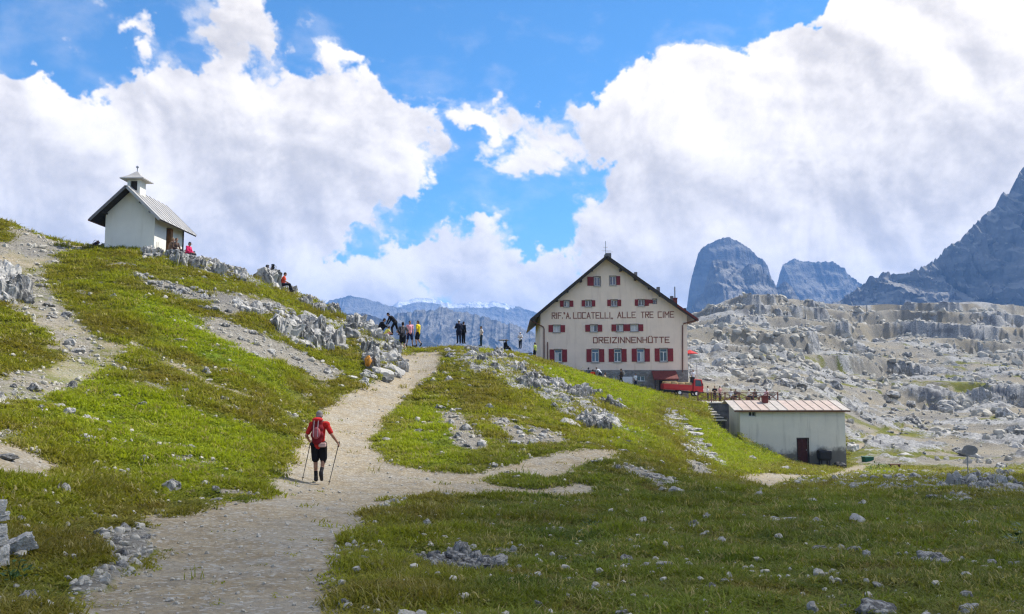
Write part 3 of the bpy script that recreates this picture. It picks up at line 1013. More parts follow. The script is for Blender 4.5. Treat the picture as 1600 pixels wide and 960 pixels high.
def shade_cloud():
    H = 800.0
    pts = np.array(EDGE, float)
    seg = []
    for p, q in zip(pts, np.roll(pts, -1, 0)):
        for k in range(14):
            seg.append(p + (q - p) * k / 14)
    seg = np.array(seg)
    c = np.array([60.0, -40.0])
    n = len(seg)
    rings = 14
    v, f = [], []
    for j in range(rings + 1):
        u = j / rings                                      # 0 underside centre .. 1 top centre
        ang = u * math.pi
        k = np.sin(ang) ** .5 if 0 < u < 1 else 0.0
        zz = -math.cos(ang) * (9 if u < .5 else 38)
        for i, p in enumerate(seg):
            d = p - c
            w = float(fbm(np.array([p[0] / 14]), np.array([p[1] / 14]), np.array([zz / 14]), octv=4, seed=301)[0])
            q = c + d * k * (1 + .035 * w)
            v.append((q[0], q[1], zz + w * 6 * k))
    for j in range(rings):
        for i in range(n):
            a, b = j * n + i, j * n + (i + 1) % n
            f.append((a, b, b + n, a + n))
    me = bpy.data.meshes.new('cloud')
    me.from_pydata(v, [], f)
    for p in me.polygons: p.use_smooth = True
    m, nn, b = mat_new('cloud_vapour')
    nn.set(b.inputs['Base Color'], (.9, .9, .9))
    b.inputs['Roughness'].default_value = 1.0
    tp = nn.n('ShaderNodeBsdfTransparent')          # thin enough to let some sun through
    mx = nn.n('ShaderNodeMixShader', i={0: .50, 1: b.outputs[0], 2: tp.outputs[0]})
    nn.t.links.new(mx.outputs[0], [q for q in nn.t.nodes if q.bl_idname == 'ShaderNodeOutputMaterial'][0].inputs[0])
    me.materials.append(m)
    o = link(bpy.data.objects.new('cloud', me))
    o.location = tuple(sd * (H / sd.z))
    tag(o, 'puffy white cloud overhead that shades the near meadow', 'cloud')


shade_cloud()


def haze():
    b = MB().box(-5200, 5200, -2600, 5800, -460, 560)
    m = bpy.data.materials.new('haze_air')
    m.use_nodes = True
    m.node_tree.nodes.clear()
    n = NT(m.node_tree)
    out = n.n('ShaderNodeOutputMaterial')
    v = n.n('ShaderNodeVolumePrincipled', i={'Color': (.22, .48, 1.0), 'Density': HAZE, 'Anisotropy': .0})
    m.node_tree.links.new(v.outputs[0], out.inputs['Volume'])
    o = b.build('haze', m)
    o['kind'] = 'stuff'


HAZE = 1.7e-4


# ------------------------------------------------------------------ rocks, stones, turf
def rock_material(name, streak, gain=1.0):
    m, n, b = mat_new(name)
    co = n.n('ShaderNodeTexCoord').outputs['Object']
    oi = n.n('ShaderNodeObjectInfo')
    co2 = n.v('ADD', co, n.v('SCALE', oi.outputs['Location'], .37))
    n1 = n.noise(co2, 1.3, 6, .62)
    n2 = n.noise(n.v('MULTIPLY', co2, (5, 5, 1.4)), 1.0, 6, .65, .3)
    n3 = n.noise(co2, 9, 5, .7)
    k = n.m('MULTIPLY', n.m('SUBTRACT', oi.outputs['Random'], .5), .20)
    c = n.mix(n.ramp(n1, .3, .7), tuple(gain * v for v in (.31, .30, .28)), tuple(gain * v for v in (.56, .54, .50)))
    c = n.mix(n.ramp(n.m('ADD', n2, k),   .47, .60, 0, streak), c, (.085, .085, .085))
    c = n.mix(n.ramp(n3, .56, .72, 0, .45), c, (.60, .59, .57))
    c = n.mix(n.ramp(n.noise(co2, 2.1, 4, .6), .60, .72, 0, .4), c, (.26, .20, .12))
    n.set(b.inputs['Base Color'], c)
    b.inputs['Roughness'].default_value = .92
    b.inputs['Specular IOR Level'].default_value = .15
    h = n.m('ADD', n2, n.m('MULTIPLY', n3, .6))
    bp = n.n('ShaderNodeBump', i={'Height': h, 'Strength': .75, 'Distance': .12})
    n.set(b.inputs['Normal'], bp.outputs[0])
    return m


M_rock = rock_material('limestone', .82)
M_clean = rock_material('clean_white_limestone', .12, 1.5)


def rock_mesh(name, seed, kind='block', sub=3, mat=None):
    """unit rock about 1 m across, resting around z = 0"""
    r_ = np.random.default_rng(seed)
    bm = bmesh.new()
    bmesh.ops.create_icosphere(bm, subdivisions=sub, radius=1.0)
    P = np.array([v.co[:] for v in bm.verts])
    F = np.array([[v.index for v in f.verts] for f in bm.faces])
    bm.free()
    P /= np.linalg.norm(P, axis=1)[:, None]
    if kind == 'fluted':
        P = np.sign(P) * np.abs(P) ** np.array([.6, .6, .45])
        ang = np.arctan2(P[:, 1], P[:, 0])
        fl = np.abs(perlin(np.cos(ang) * 3 + seed, np.sin(ang) * 3, P[:, 2] * .25)) * .55 + np.abs(perlin(np.cos(ang) * 7, np.sin(ang) * 7 + seed, P[:, 2] * .5)) * .22
        P[:, :2] *= (.72 + fl)[:, None]
        P[:, 2] += .35 * perlin(P[:, 0] * 1.8 + seed, P[:, 1] * 1.8) + .12 * perlin(P[:, 0] * 5, P[:, 1] * 5 + seed)
        cuts, depth = 5, .82
        P *= np.array([.5, .45, .55])
    else:
        if kind == 'cuboid':
            for ax in range(3):
                for sg in (-1, 1):
                    nrm = r_.normal(size=3) * .13; nrm[ax] += sg; nrm /= np.linalg.norm(nrm)
                    h = P @ nrm - r_.uniform(.50, .62)
                    P -= np.maximum(h, 0)[:, None] * nrm
        cuts, depth = (5, .72) if kind == 'cuboid' else (15, .62) if kind == 'block' else (12, .62)
        for _ in range(cuts):
            nrm = r_.normal(size=3); nrm /= np.linalg.norm(nrm)
            if kind == 'slab': nrm[2] *= .35; nrm /= np.linalg.norm(nrm)
            d = r_.uniform(depth, .93)
            h = P @ nrm - d
            P -= np.maximum(h, 0)[:, None] * nrm * .96
        P *= np.array([.55, .5, .42]) if kind == 'block' else np.array([.8, .7, .65]) if kind == 'cuboid' else np.array([.62, .5, .2])
    q = P * 3.0 + seed * 3.1
    P += P * (fbm(q[:, 0], q[:, 1], q[:, 2], 4, gain=.65)[:, None] * ({'fluted': .26, 'cuboid': .09}.get(kind, .16)))
    P -= P * (np.maximum(fbm(q[:, 0] * .8, q[:, 1] * .8, q[:, 2] * .3, 3, seed=5, kind='ridge') - .35, 0)[:, None] * .5)
    me = mesh_np(name, P, F, [mat or M_rock], smooth=True)
    me.set_sharp_from_angle(angle=R(30))
    return me


BLOCKS = [rock_mesh('block_rock', 10 + k, 'block', 3) for k in range(6)]
FLUTED = [rock_mesh('fluted_rock', 30 + k, 'fluted', 4) for k in range(6)]
SLABS = [rock_mesh('slab_rock', 50 + k, 'slab', 3) for k in range(4)]
CUBOIDS = [rock_mesh('cuboid_rock', 90 + k, 'cuboid', 4, M_clean) for k in range(4)]
rr = np.random.default_rng(99)


def rock_obj(name, meshes, loc, size, rz=None, tilt=.15, sink=.25, parent=None, squash=None):
    o = bpy.data.objects.new(name, meshes[int(rr.integers(len(meshes)))])
    sx, sy, sz = (size * rr.uniform(.8, 1.2), size * rr.uniform(.75, 1.15), size * rr.uniform(.75, 1.2)) if squash is None else (size * squash[0], size * squash[1], size * squash[2])
    o.scale = (sx, sy, sz)
    o.rotation_euler = (rr.normal() * tilt, rr.normal() * tilt, rr.uniform(0, 6.28) if rz is None else rz)
    p = Vector(loc) - (Vector(parent.location) if parent else Vector())
    p.z += (.5 - sink) * sz * .9 - .1 * sz
    o.location = p
    return link(o, parent)


def in_poly(px, py, poly):
    c = False
    for (x0, y0), (x1, y1) in zip(poly, poly[1:] + poly[:1]):
        if (y0 > py) != (y1 > py) and px < (x1 - x0) * (py - y0) / (y1 - y0) + x0: c = not c
    return c


def scatter_px(poly, n):
    xs, ys = [p[0] for p in poly], [p[1] for p in poly]
    out = []
    while len(out) < n:
        px, py = rr.uniform(min(xs), max(xs)), rr.uniform(min(ys), max(ys))
        if in_poly(px, py, poly): out.append((px, py))
    return out


def outcrop(label, poly, n, s0, s1, meshes, lo=0, hi=1e9, sink=.3, tilt=.12, squash=None, rz=None, name='rock_outcrop'):
    """one mass of bedrock: its blocks stand where the photograph shows them on the land"""
    pts = lift_all([pix(px, py, lo, hi) for px, py in scatter_px(poly, n)])
    c = sum(pts, Vector()) / len(pts)
    root = empty(name, (c.x, c.y, min(p.z for p in pts)), label=label, cat='rock outcrop', group='limestone outcrops on the hillside')
    for p in pts:
        s = s0 * (s1 / s0) ** rr.uniform()
        sq = None if squash is None else tuple(v * rr.uniform(.8, 1.25) for v in squash)
        rock_obj('rock', meshes, p, s, rz, tilt, sink, root, sq)
    return root


outcrop('jagged grey limestone band on the crest right below the chapel', [(262, 404), (330, 408), (400, 432), (392, 444), (330, 424), (265, 414)], 34, .7, 1.3, FLUTED + BLOCKS, 44, 60, .5, .1)
outcrop('row of grey rocks at the foot of the white chapel wall', [(225, 396), (262, 401), (300, 405), (298, 412), (228, 404)], 14, .5, .9, BLOCKS + FLUTED, 42, 60, .35)
outcrop('spiky grey rocks on the skyline right of the seated person in red', [(450, 452), (500, 470), (530, 488), (510, 492), (450, 466)], 26, .6, 1.3, FLUTED + BLOCKS, 46, 64, .5)
outcrop('dark grey fluted cliff in the middle of the left hillside', [(432, 512), (470, 508), (520, 516), (534, 545), (500, 548), (440, 532)], 30, 1.0, 1.9, FLUTED + BLOCKS, 36, 58, .48, .1)
outcrop('flat bedrock steps above the fluted cliff on the left hillside', [(355, 475), (440, 478), (520, 502), (500, 512), (420, 500)], 26, .5, 1.2, SLABS + BLOCKS, 36, 58, .4)
outcrop('rough grey crag on the left of the path at the saddle', [(535, 500), (590, 505), (625, 548), (632, 575), (600, 588), (560, 560)], 46, .6, 1.5, FLUTED + BLOCKS * 2, 38, 60, .42, .14)
outcrop('low broken rocks along the left rim of the path below the saddle', [(600, 560), (632, 562), (622, 588), (560, 606), (560, 598)], 18, .4, .8, BLOCKS, 36, 56, .35)
outcrop('bristling grey rocks on the knoll top right of the path', [(690, 545), (750, 547), (840, 566), (850, 590), (800, 592), (740, 570), (700, 556)], 84, .35, 1.0, FLUTED + BLOCKS * 2, 40, 80, .48)
outcrop('fluted grey ledge on the knoll flank below the refuge', [(815, 588), (870, 600), (900, 625), (880, 634), (840, 616), (812, 604)], 30, .5, 1.2, FLUTED + BLOCKS, 34, 80, .48, .1)
outcrop('upright grey rock band below the bright grass before the refuge', [(840, 598), (900, 606), (968, 628), (972, 640), (920, 628), (850, 612)], 26, .6, 1.2, FLUTED + BLOCKS, 46, 84, .48, .1)
outcrop('lowest fluted rock band on the knoll above the side path', [(880, 648), (930, 652), (970, 668), (972, 682), (930, 674), (880, 664)], 24, .6, 1.1, FLUTED + BLOCKS, 30, 60, .45, .1)
outcrop('weathered grey outcrop at the left edge beside the upper trail', [(-20, 440), (20, 436), (42, 452), (40, 474), (0, 476)], 12, .8, 1.6, BLOCKS + FLUTED, 26, 50, .35)
outcrop('low rocks on the far brow of the shaded meadow at the right', [(1455, 762), (1520, 764), (1600, 762), (1600, 774), (1500, 774)], 26, .3, .8, FLUTED + BLOCKS, 20, 60, .35)
outcrop('broken white rock plates in the shaded meadow centre', [(650, 868), (715, 864), (780, 886), (745, 898), (670, 892)], 60, .09, .30, SLABS + BLOCKS, 4, 30, .15)
outcrop('small stony patch in the dark turf at the lower right', [(1425, 874), (1480, 870), (1490, 884), (1440, 890)], 34, .07, .2, SLABS + BLOCKS, 4, 30, .15)
outcrop('pale rock plates in the grass above the side path junction', [(985, 735), (1010, 728), (1060, 750), (1040, 760)], 26, .2, .6, SLABS, 14, 50, .45)
outcrop('band of pale stones across the left meadow below the chapel', [(200, 425), (260, 436), (345, 466), (325, 474), (250, 452)], 36, .25, .7, BLOCKS + SLABS, 30, 60, .4)


def boulder(px, py, wpx, label, meshes=BLOCKS, squash=(1, .9, .9), lo=0, hi=1e9, sink=.3, tilt=.15, rz=None, group=None):
    p = lift(pix(px, py, lo, hi))
    size = wpx / FPX * p.y
    o = rock_obj('boulder', meshes, p, size, rz, tilt, sink, None, squash)
    return tag(o, label, 'boulder', group)


boulder(420, 447, 48, 'big rounded grey boulder that carries the two dark rucksacks', [FLUTED[1]], (1.1, .9, .86), 44, 60, .30, .05)
boulder(376, 437, 26, 'wide grey rock left of the big boulder with rucksacks', [FLUTED[2]], (1.1, 1, .8), 44, 60, .3)
boulder(30, 868, 46, 'angular white block fallen beside the wall of stones', [CUBOIDS[2]], (1.15, .8, .75), 4, 14, .05, .3, .5)
boulder(1372, 955, 62, 'rounded grey boulder at the bottom edge of the shaded meadow', [BLOCKS[4]], (1.0, .9, .85), 4, 12, .35, .1)
boulder(980, 872, 26, 'pointed brown boulder standing in the shaded meadow', [BLOCKS[1]], (.9, .8, 1.1), 5, 30, .3, .1)
boulder(1040, 893, 30, 'white split stone right of the pointed brown boulder', [SLABS[1]], (1.0, .9, 1.4), 5, 30, .3, .15)
boulder(1075, 886, 20, 'small white stone beyond the white split stone', [BLOCKS[3]], (1.0, .9, .8), 5, 30, .3, .15)
boulder(1333, 704, 18, 'squarish boulder beside the right corner of the stone shed', [CUBOIDS[0]], (1.1, 1, .95), 60, 110, .25, .05)
boulder(1565, 736, 26, 'big pale boulder right of the signboard post', [BLOCKS[0]], (1.0, .9, .8), 40, 110, .3)
boulder(322, 483, 17, 'dark angular boulder on the bare band of the left hillside', [BLOCKS[2]], (1, .9, .9), 30, 60, .25)
boulder(312, 478, 11, 'grey boulder left of the dark angular one', [BLOCKS[1]], (1.1, .9, .8), 30, 60, .3)
boulder(338, 484, 18, 'brownish boulder right of the dark angular one', [BLOCKS[3]], (1.1, .9, .8), 30, 60, .3)
boulder(10, 712, 34, 'flat white slab at the left edge beside the side path', [SLABS[0]], (1.2, .9, .9), 8, 30, .3, .05, .2)
for px, py, w, t in ((182, 619, 16, 'white rounded stone in the bright grass below the chapel hill'), (168, 622, 11, 'white stone left of its rounded neighbour'),
                     (137, 612, 10, 'smaller white stone high in the bright grass'), (120, 693, 12, 'white stone in the grass near the left trail'),
                     (137, 692, 14, 'white stone right of the trail in the grass'), (243, 725, 12, 'lone white stone low in the bright grass'),
                     (294, 713, 12, 'white stone near the middle of the bright grass'), (318, 736, 11, 'white stone above the path edge')):
    boulder(px, py, w, t, BLOCKS, (1.1, .9, .7), 8, 60, .35, .1)

# wall of stacked stones cut by the left edge of the picture
wall = empty('stone_pile', tuple(pix(-6, 880, 3, 12)), label='pale stacked stones standing at the left edge', cat='rock pile')
b0 = lift(pix(0, 890, 3, 12))
for px, wd, z0, hg in ((-14, 38, 0, .24), (-34, 40, .0, .26), (-10, 26, .24, .10), (-22, 34, .24, .20), (-8, 26, .33, .12), (-12, 28, .44, .10), (-9, 26, .53, .15), (-26, 30, .44, .22)):
    o = bpy.data.objects.new('rock', CUBOIDS[int(rr.integers(4))])
    k = b0.y / FPX
    o.scale = (wd * k * 1.1, .26, hg * 1.15)
    o.rotation_euler = (rr.normal() * .06, rr.normal() * .06, rr.normal() * .3)
    o.location = Vector((b0.x + (px - 13) * k, b0.y + .1 + rr.normal() * .03, b0.z + z0 + hg / 2 - .05)) - wall.location
    link(o, wall)

# ---- countable boulders on the far rubble slope and stones in the turf
FARB = [[(1090, 560), (1330, 600), (1600, 700), (1600, 735), (1340, 720), (1325, 620), (1100, 610)], [(1090, 500), (1300, 500), (1600, 600), (1600, 690), (1340, 620), (1090, 560)]]


def far_label(o, p, s):
    a = p[0] / p[1]
    col = 'right of the refuge wall' if a < .29 else ('above the shed roof' if a < .41 else ('right of the shed' if a < .52 else 'at the far right'))
    row = 'low' if p[1] < 130 else ('halfway up' if p[1] < 210 else 'high')
    big = 'huge' if s > 3.2 else ('big' if s > 1.9 else 'small')
    tag(o, '%s grey boulder %s on the rubble slope %s' % (big, row, col), 'boulder', 'boulders %s on the rubble slope %s' % (row, col))


for poly, cnt, s0, s1 in ((FARB[0], 110, .8, 2.6), (FARB[1], 60, 1.4, 4.5)):
    for px, py in scatter_px(poly, cnt):
        p = pix(px, py, 90, 400)
        if p.y < 84: continue
        s = s0 * (s1 / s0) ** (rr.uniform() ** 2.2)
        o = rock_obj('boulder', BLOCKS + SLABS[:1], p, s, None, .25, .35)
        far_label(o, p, s)
for px, py, s in ((1178, 600, 2.6), (1245, 608, 3), (1210, 592, 2.4), (1150, 585, 3.5), (1120, 572, 3.2), (1260, 520, 4.5), (1280, 515, 4), (1225, 520, 4.5), (1440, 590, 3), (1462, 612, 4), (1480, 634, 3.2), (1478, 640, 2.5), (1366, 705, 1.6), (1396, 708, 2.4), (1412, 716, 1.8), (1560, 690, 2.6)):
    o = rock_obj('boulder', BLOCKS, pix(px, py, 84, 400), s, None, .2, .3, None, (1.3, .9, .7))
    far_label(o, o.location, s)


def sample_land(n, a0, a1, r0, r1, power=1.0):
    """random points of the land, denser near"""
    a = rng.uniform(a0, a1, n)
    l = np.log(r0) + (np.log(r1) - np.log(r0)) * rng.uniform(0, 1, n) ** power
    pa, sc, ro, br, fa = cover(a, l)
    r = np.exp(l)
    z = base_z(a, l)
    z = z + relief(a, l, z, pa, sc, ro, fa)
    return np.stack([np.sin(a) * r, np.cos(a) * r, z], 1), pa, sc, ro, br, fa, r


# stones one can pick out in the turf and on the path rims (nearest and largest), the rest as one mass
P, pa, sc, ro, br, fa, r = sample_land(9000, -.60, .60, 6, 60, .8)
prob = np.clip(.16 + sc * .9 + ro * .5 + .3 * (pa > .15) * (pa < .7), 0, 1) * (1 - .93 * (pa > .75)) * (fa < .3)
keep = rng.uniform(0, 1, len(P)) < prob * .55
P, r, pa = P[keep], r[keep], pa[keep]
size = (.035 + .28 * rng.uniform(0, 1, len(P)) ** 2.6) * (1 + r / 40)
size[pa > .4] *= .5
size *= np.clip(r / 18, .45, 1)
o_ = np.argsort(-size / r)
def stone_label(p, sz, flat):
    big = 'big' if sz > .30 else ('middling' if sz > .17 else 'small')
    a = math.atan2(p[0], p[1])
    if p[1] < 17:
        where = 'beside the near path' if a < 0 else 'in the shaded turf nearest the camera'
    elif a < -.28:
        where = 'in the turf below the chapel' if p[1] > 30 else 'in the grass by the left side trail'
    elif a < -.10:
        where = 'in the turf above the walker' if p[1] > 26 else 'in the grass left of the walker'
    elif a < .12:
        where = 'in the turf of the knoll' if p[1] > 24 else 'in the turf at the path junction'
    else:
        where = 'in the bank before the refuge' if p[1] > 34 else 'in the middle of the shaded meadow'
    return '%s pale limestone %s %s' % (big, 'plate' if flat else 'stone', where), 'loose stones ' + where


for i in o_[:280]:
    o = rock_obj('stone', BLOCKS + SLABS, P[i], size[i], None, .25, .35)
    lb, gr = stone_label(P[i], size[i], 'slab' in o.data.name)
    tag(o, lb, 'stone', gr)


def instancer(name, pts, sizes, protos, attr=None, zrot=True, tilt=.0):
    """one 'stuff' object: copies of a small mesh at many points"""
    me = bpy.data.meshes.new(name)
    me.vertices.add(len(pts))
    me.vertices.foreach_set('co', np.ascontiguousarray(pts, np.float32).ravel())
    a = me.attributes.new('size', 'FLOAT_VECTOR', 'POINT'); a.data.foreach_set('vector', np.ascontiguousarray(sizes, np.float32).ravel())
    rot = np.stack([rng.normal(size=len(pts)) * tilt, rng.normal(size=len(pts)) * tilt, rng.uniform(0, 6.28, len(pts))], 1)
    a = me.attributes.new('turn', 'FLOAT_VECTOR', 'POINT'); a.data.foreach_set('vector', np.ascontiguousarray(rot, np.float32).ravel())
    a = me.attributes.new('pick', 'INT', 'POINT'); a.data.foreach_set('value', rng.integers(0, len(protos), len(pts)).astype(np.int32))
    if attr is not None:
        a = me.attributes.new('tint', 'FLOAT_COLOR', 'POINT'); a.data.foreach_set('color', np.ascontiguousarray(np.c_[attr, np.ones(len(attr))], np.float32).ravel())
    o = link(bpy.data.objects.new(name, me))
    o['kind'] = 'stuff'
    g = bpy.data.node_groups.new(name + '_scatter', 'GeometryNodeTree')
    g.interface.new_socket('Geometry', in_out='INPUT', socket_type='NodeSocketGeometry')
    g.interface.new_socket('Geometry', in_out='OUTPUT', socket_type='NodeSocketGeometry')
    n = NT(g)
    gi, go = n.n('NodeGroupInput'), n.n('NodeGroupOutput')
    join = n.n('GeometryNodeGeometryToInstance')
    for p in protos:
        oi = n.n('GeometryNodeObjectInfo', i={'Object': p})
        oi.inputs['As Instance'].default_value = True
        g.links.new(oi.outputs['Geometry'], join.inputs[0])
    jn = n.n('GeometryNodeJoinGeometry')
    g.nodes.remove(join)
    for p in protos:
        oi = [q for q in g.nodes if q.bl_idname == 'GeometryNodeObjectInfo' and q.inputs['Object'].default_value == p][0]
        g.links.new(oi.outputs['Geometry'], jn.inputs[0])

    def named(nm, typ):
        q = n.n('GeometryNodeInputNamedAttribute', data_type=typ)
        q.inputs['Name'].default_value = nm
        return [s for s in q.outputs if s.enabled][0]
    ip = n.n('GeometryNodeInstanceOnPoints')
    g.links.new(gi.outputs[0], ip.inputs['Points'])
    g.links.new(jn.outputs[0], ip.inputs['Instance'])
    ip.inputs['Pick Instance'].default_value = True
    g.links.new(named('pick', 'INT'), ip.inputs['Instance Index'])
    g.links.new(named('size', 'FLOAT_VECTOR'), ip.inputs['Scale'])
    er = n.n('FunctionNodeEulerToRotation')
    g.links.new(named('turn', 'FLOAT_VECTOR'), er.inputs[0])
    g.links.new(er.outputs[0], ip.inputs['Rotation'])
    g.links.new(ip.outputs[0], go.inputs[0])
    md = o.modifiers.new('scatter', 'NODES')
    md.node_group = g
    return o


M_pebble = mat_plain('pale_pebble', (.42, .395, .34), .95, .25, 3, spec=.1)
PEBBLES = [bpy.data.objects.new('pebble', rock_mesh('pebble', 70 + k, 'block', 2, M_pebble)) for k in range(4)]
P2, pa, sc, ro, br, fa, r2 = sample_land(90000, -.62, .62, 4.6, 75, .75)
prob = np.clip(.065 + sc * .5 + ro * .4 + pa * .035 + .18 * (pa > .1) * (pa < .8), 0, 1) * (fa < .4)
keep = rng.uniform(0, 1, len(P2)) < prob
P2, r2, pa2, sc2 = P2[keep], r2[keep], pa[keep], sc[keep]
s2 = (.010 + .085 * rng.uniform(0, 1, len(P2)) ** 3.6) * (1 + r2 / 22)
s2[pa2 > .5] *= .55
P3, s3 = np.r_[P2, P[o_[280:]]], np.r_[s2, size[o_[280:]]]
instancer('gravel', P3 + np.c_[P3[:, :2] * 0, s3 * .12], s3[:, None] * rng.uniform(.7, 1.3, (len(P3), 3)), PEBBLES, tilt=.4)
P4, pa, sc, ro, br, fa, r4 = sample_land(20000, .10, .64, 84, 350, .55)
keep = (fa > .5) & (rng.uniform(0, 1, len(P4)) < .25 + .75 * (sc + ro))
P4, r4 = P4[keep], r4[keep]
clump = sstep(fbm(P4[:, 0] / 14, P4[:, 1] / 14, octv=4, seed=505), -.15, .3)
keep = rng.uniform(0, 1, len(P4)) < .12 + .9 * clump
P4, r4, clump = P4[keep], r4[keep], clump[keep]
s4 = (.18 + 1.3 * rng.uniform(0, 1, len(P4)) ** 3.5 * (.3 + clump)) * (.6 + r4 / 210)
instancer('rubble', P4 + np.c_[P4[:, :2] * 0, s4 * .1], s4[:, None] * rng.uniform(.6, 1.4, (len(P4), 3)), PEBBLES, tilt=.5)


# ---- turf
def grass_material():
    m, n, b = mat_new('grass_blades')
    at = n.n('ShaderNodeAttribute', attribute_type='INSTANCER', attribute_name='tint').outputs['Color']
    rnd = n.n('ShaderNodeObjectInfo').outputs['Random']
    z = n.n('ShaderNodeSeparateXYZ', i={0: n.n('ShaderNodeTexCoord').outputs['Object']}).outputs[2]
    n.set(b.inputs['Base Color'], at)
    b.inputs['Roughness'].default_value = .7
    b.inputs['Specular IOR Level'].default_value = .15
    tr = n.n('ShaderNodeBsdfTranslucent', i={0: n.mix(1.0, at, (1.25, 1.3, .6), 'MULTIPLY')})
    mx = n.n('ShaderNodeMixShader', i={0: .38, 1: b.outputs[0], 2: tr.outputs[0]})
    out = [q for q in m.node_tree.nodes if q.bl_idname == 'ShaderNodeOutputMaterial'][0]
    m.node_tree.links.new(mx.outputs[0], out.inputs[0])
    return m


M_grass = grass_material()


def tuft(seed, blades, spread, h, w):
    q = np.random.default_rng(seed)
    v, f = [], []
    for _ in range(blades):
        a, rad = q.uniform(0, 6.28), spread * math.sqrt(q.uniform())
        bx, by = rad * math.cos(a), rad * math.sin(a)
        d = q.uniform(0, 6.28); lean = q.uniform(.15, .75)
        hh = h * q.uniform(.55, 1.15)
        cx, cy = math.cos(d), math.sin(d)
        o = len(v)
        for t, ww in ((-.15, 1.0), (.55, .75), (1.0, .1)):
            px, py = bx + cx * lean * hh * max(t, 0) ** 1.6, by + cy * lean * hh * max(t, 0) ** 1.6
            for s in (-1, 1):
                v.append((px - cy * s * w * ww / 2, py + cx * s * w * ww / 2, hh * t * (1 - .25 * lean * max(t, 0))))
        f += [(o, o + 1, o + 3, o + 2), (o + 2, o + 3, o + 5, o + 4)]
    me = bpy.data.meshes.new('grass_tuft')
    me.from_pydata(v, [], f)
    me.materials.append(M_grass)
    return bpy.data.objects.new('grass_tuft', me)


TUFTS = [tuft(k, 16, .14, .13, .016) for k in range(3)] + [tuft(7, 22, .10, .07, .020), tuft(8, 12, .16, .19, .012)]
PG, pa, sc, ro, br, fa, rg = sample_land(330000, -.61, .61, 4.7, 100, .62)
x_, y_ = PG[:, 0], PG[:, 1]
gn = np.clip(1 - pa * 1.2 - sc * 1.1 - ro * .85, .003, 1)
tus = fbm(x_ / 1.6, y_ / 1.6, octv=3, seed=81)
tone = fbm(x_ / 3.2, y_ / 3.2, octv=5, seed=611, gain=.62)
tone2 = fbm(x_ / .9, y_ / .9, octv=3, seed=615)
keep = (rng.uniform(0, 1, len(PG)) < gn * (.72 + tus)) & (fa < .5)
PG, br, tone, tone2, tus, rg, gn = PG[keep], br[keep], tone[keep], tone2[keep], tus[keep], rg[keep], gn[keep]
k1 = sstep(tone + br * .15, -.28, .28)[:, None]
az_ = np.arctan2(PG[:, 0], PG[:, 1])
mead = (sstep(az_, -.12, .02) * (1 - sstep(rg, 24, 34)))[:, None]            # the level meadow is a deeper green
tint = np.array([.205, .175, .034]) * (1 - k1) + np.array([.255, .270, .026]) * k1
tint = tint * (1 - .65 * br[:, None]) + np.array([.300, .360, .020]) * .65 * br[:, None]
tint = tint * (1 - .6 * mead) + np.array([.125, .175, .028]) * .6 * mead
tone3 = fbm(PG[:, 0] / 2.1 + 40, PG[:, 1] / 2.1, octv=4, seed=640, gain=.65)
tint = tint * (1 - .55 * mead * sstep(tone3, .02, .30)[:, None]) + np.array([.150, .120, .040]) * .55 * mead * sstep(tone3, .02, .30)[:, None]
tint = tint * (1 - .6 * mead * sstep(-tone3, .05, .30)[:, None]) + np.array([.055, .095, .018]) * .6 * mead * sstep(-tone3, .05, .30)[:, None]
kb = sstep(tone2 - .5 * br, .16, .42)[:, None]
tint = tint * (1 - kb * .6) + np.array([.230, .160, .050]) * kb * .6
kd = sstep(-tus - tone2 * .5, .10, .45)[:, None]
tint = tint * (1 - kd * .7) + np.array([.050, .085, .016]) * kd * .7
dry = rng.uniform(0, 1, (len(PG), 1)) < .05
tint = np.where(dry, np.array([.34, .29, .12]), tint)
tint *= rng.uniform(.7, 1.3, (len(PG), 1))
hs = .50 * np.clip(.72 + tus * 1.5 + rng.normal(size=len(PG)) * .22 + .5 * dry[:, 0] - .35 * sstep(fbm(PG[:, 0] / 2.1 + 40, PG[:, 1] / 2.1, octv=4, seed=640, gain=.65), .0, .3), .25, 1.9) * (1 + rg / 55) * np.clip(rg / 15, .55, 1)
ws = (1 + rg / 26) * np.clip(rg / 13, .7, 1) * rng.uniform(.8, 1.2, len(PG))
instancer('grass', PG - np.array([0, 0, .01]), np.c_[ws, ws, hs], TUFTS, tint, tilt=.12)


# ------------------------------------------------------------------ buildings
def clip_poly(poly, rect):
    """part of a convex polygon inside a rectangle"""
    x0, x1, z0, z1 = rect
    for ax, lim, sg in ((0, x0, 1), (0, x1, -1), (1, z0, 1), (1, z1, -1)):
        out = []
        for i, p in enumerate(poly):
            q = poly[(i + 1) % len(poly)]
            a, b = (p[ax] - lim) * sg, (q[ax] - lim) * sg
            if a >= 0: out.append(p)
            if (a > 1e-9 and b < -1e-9) or (a < -1e-9 and b > 1e-9):
                t = a / (a - b)
                out.append((p[0] + (q[0] - p[0]) * t, p[1] + (q[1] - p[1]) * t))
        poly = out
        if len(poly) < 3: return []
    return poly


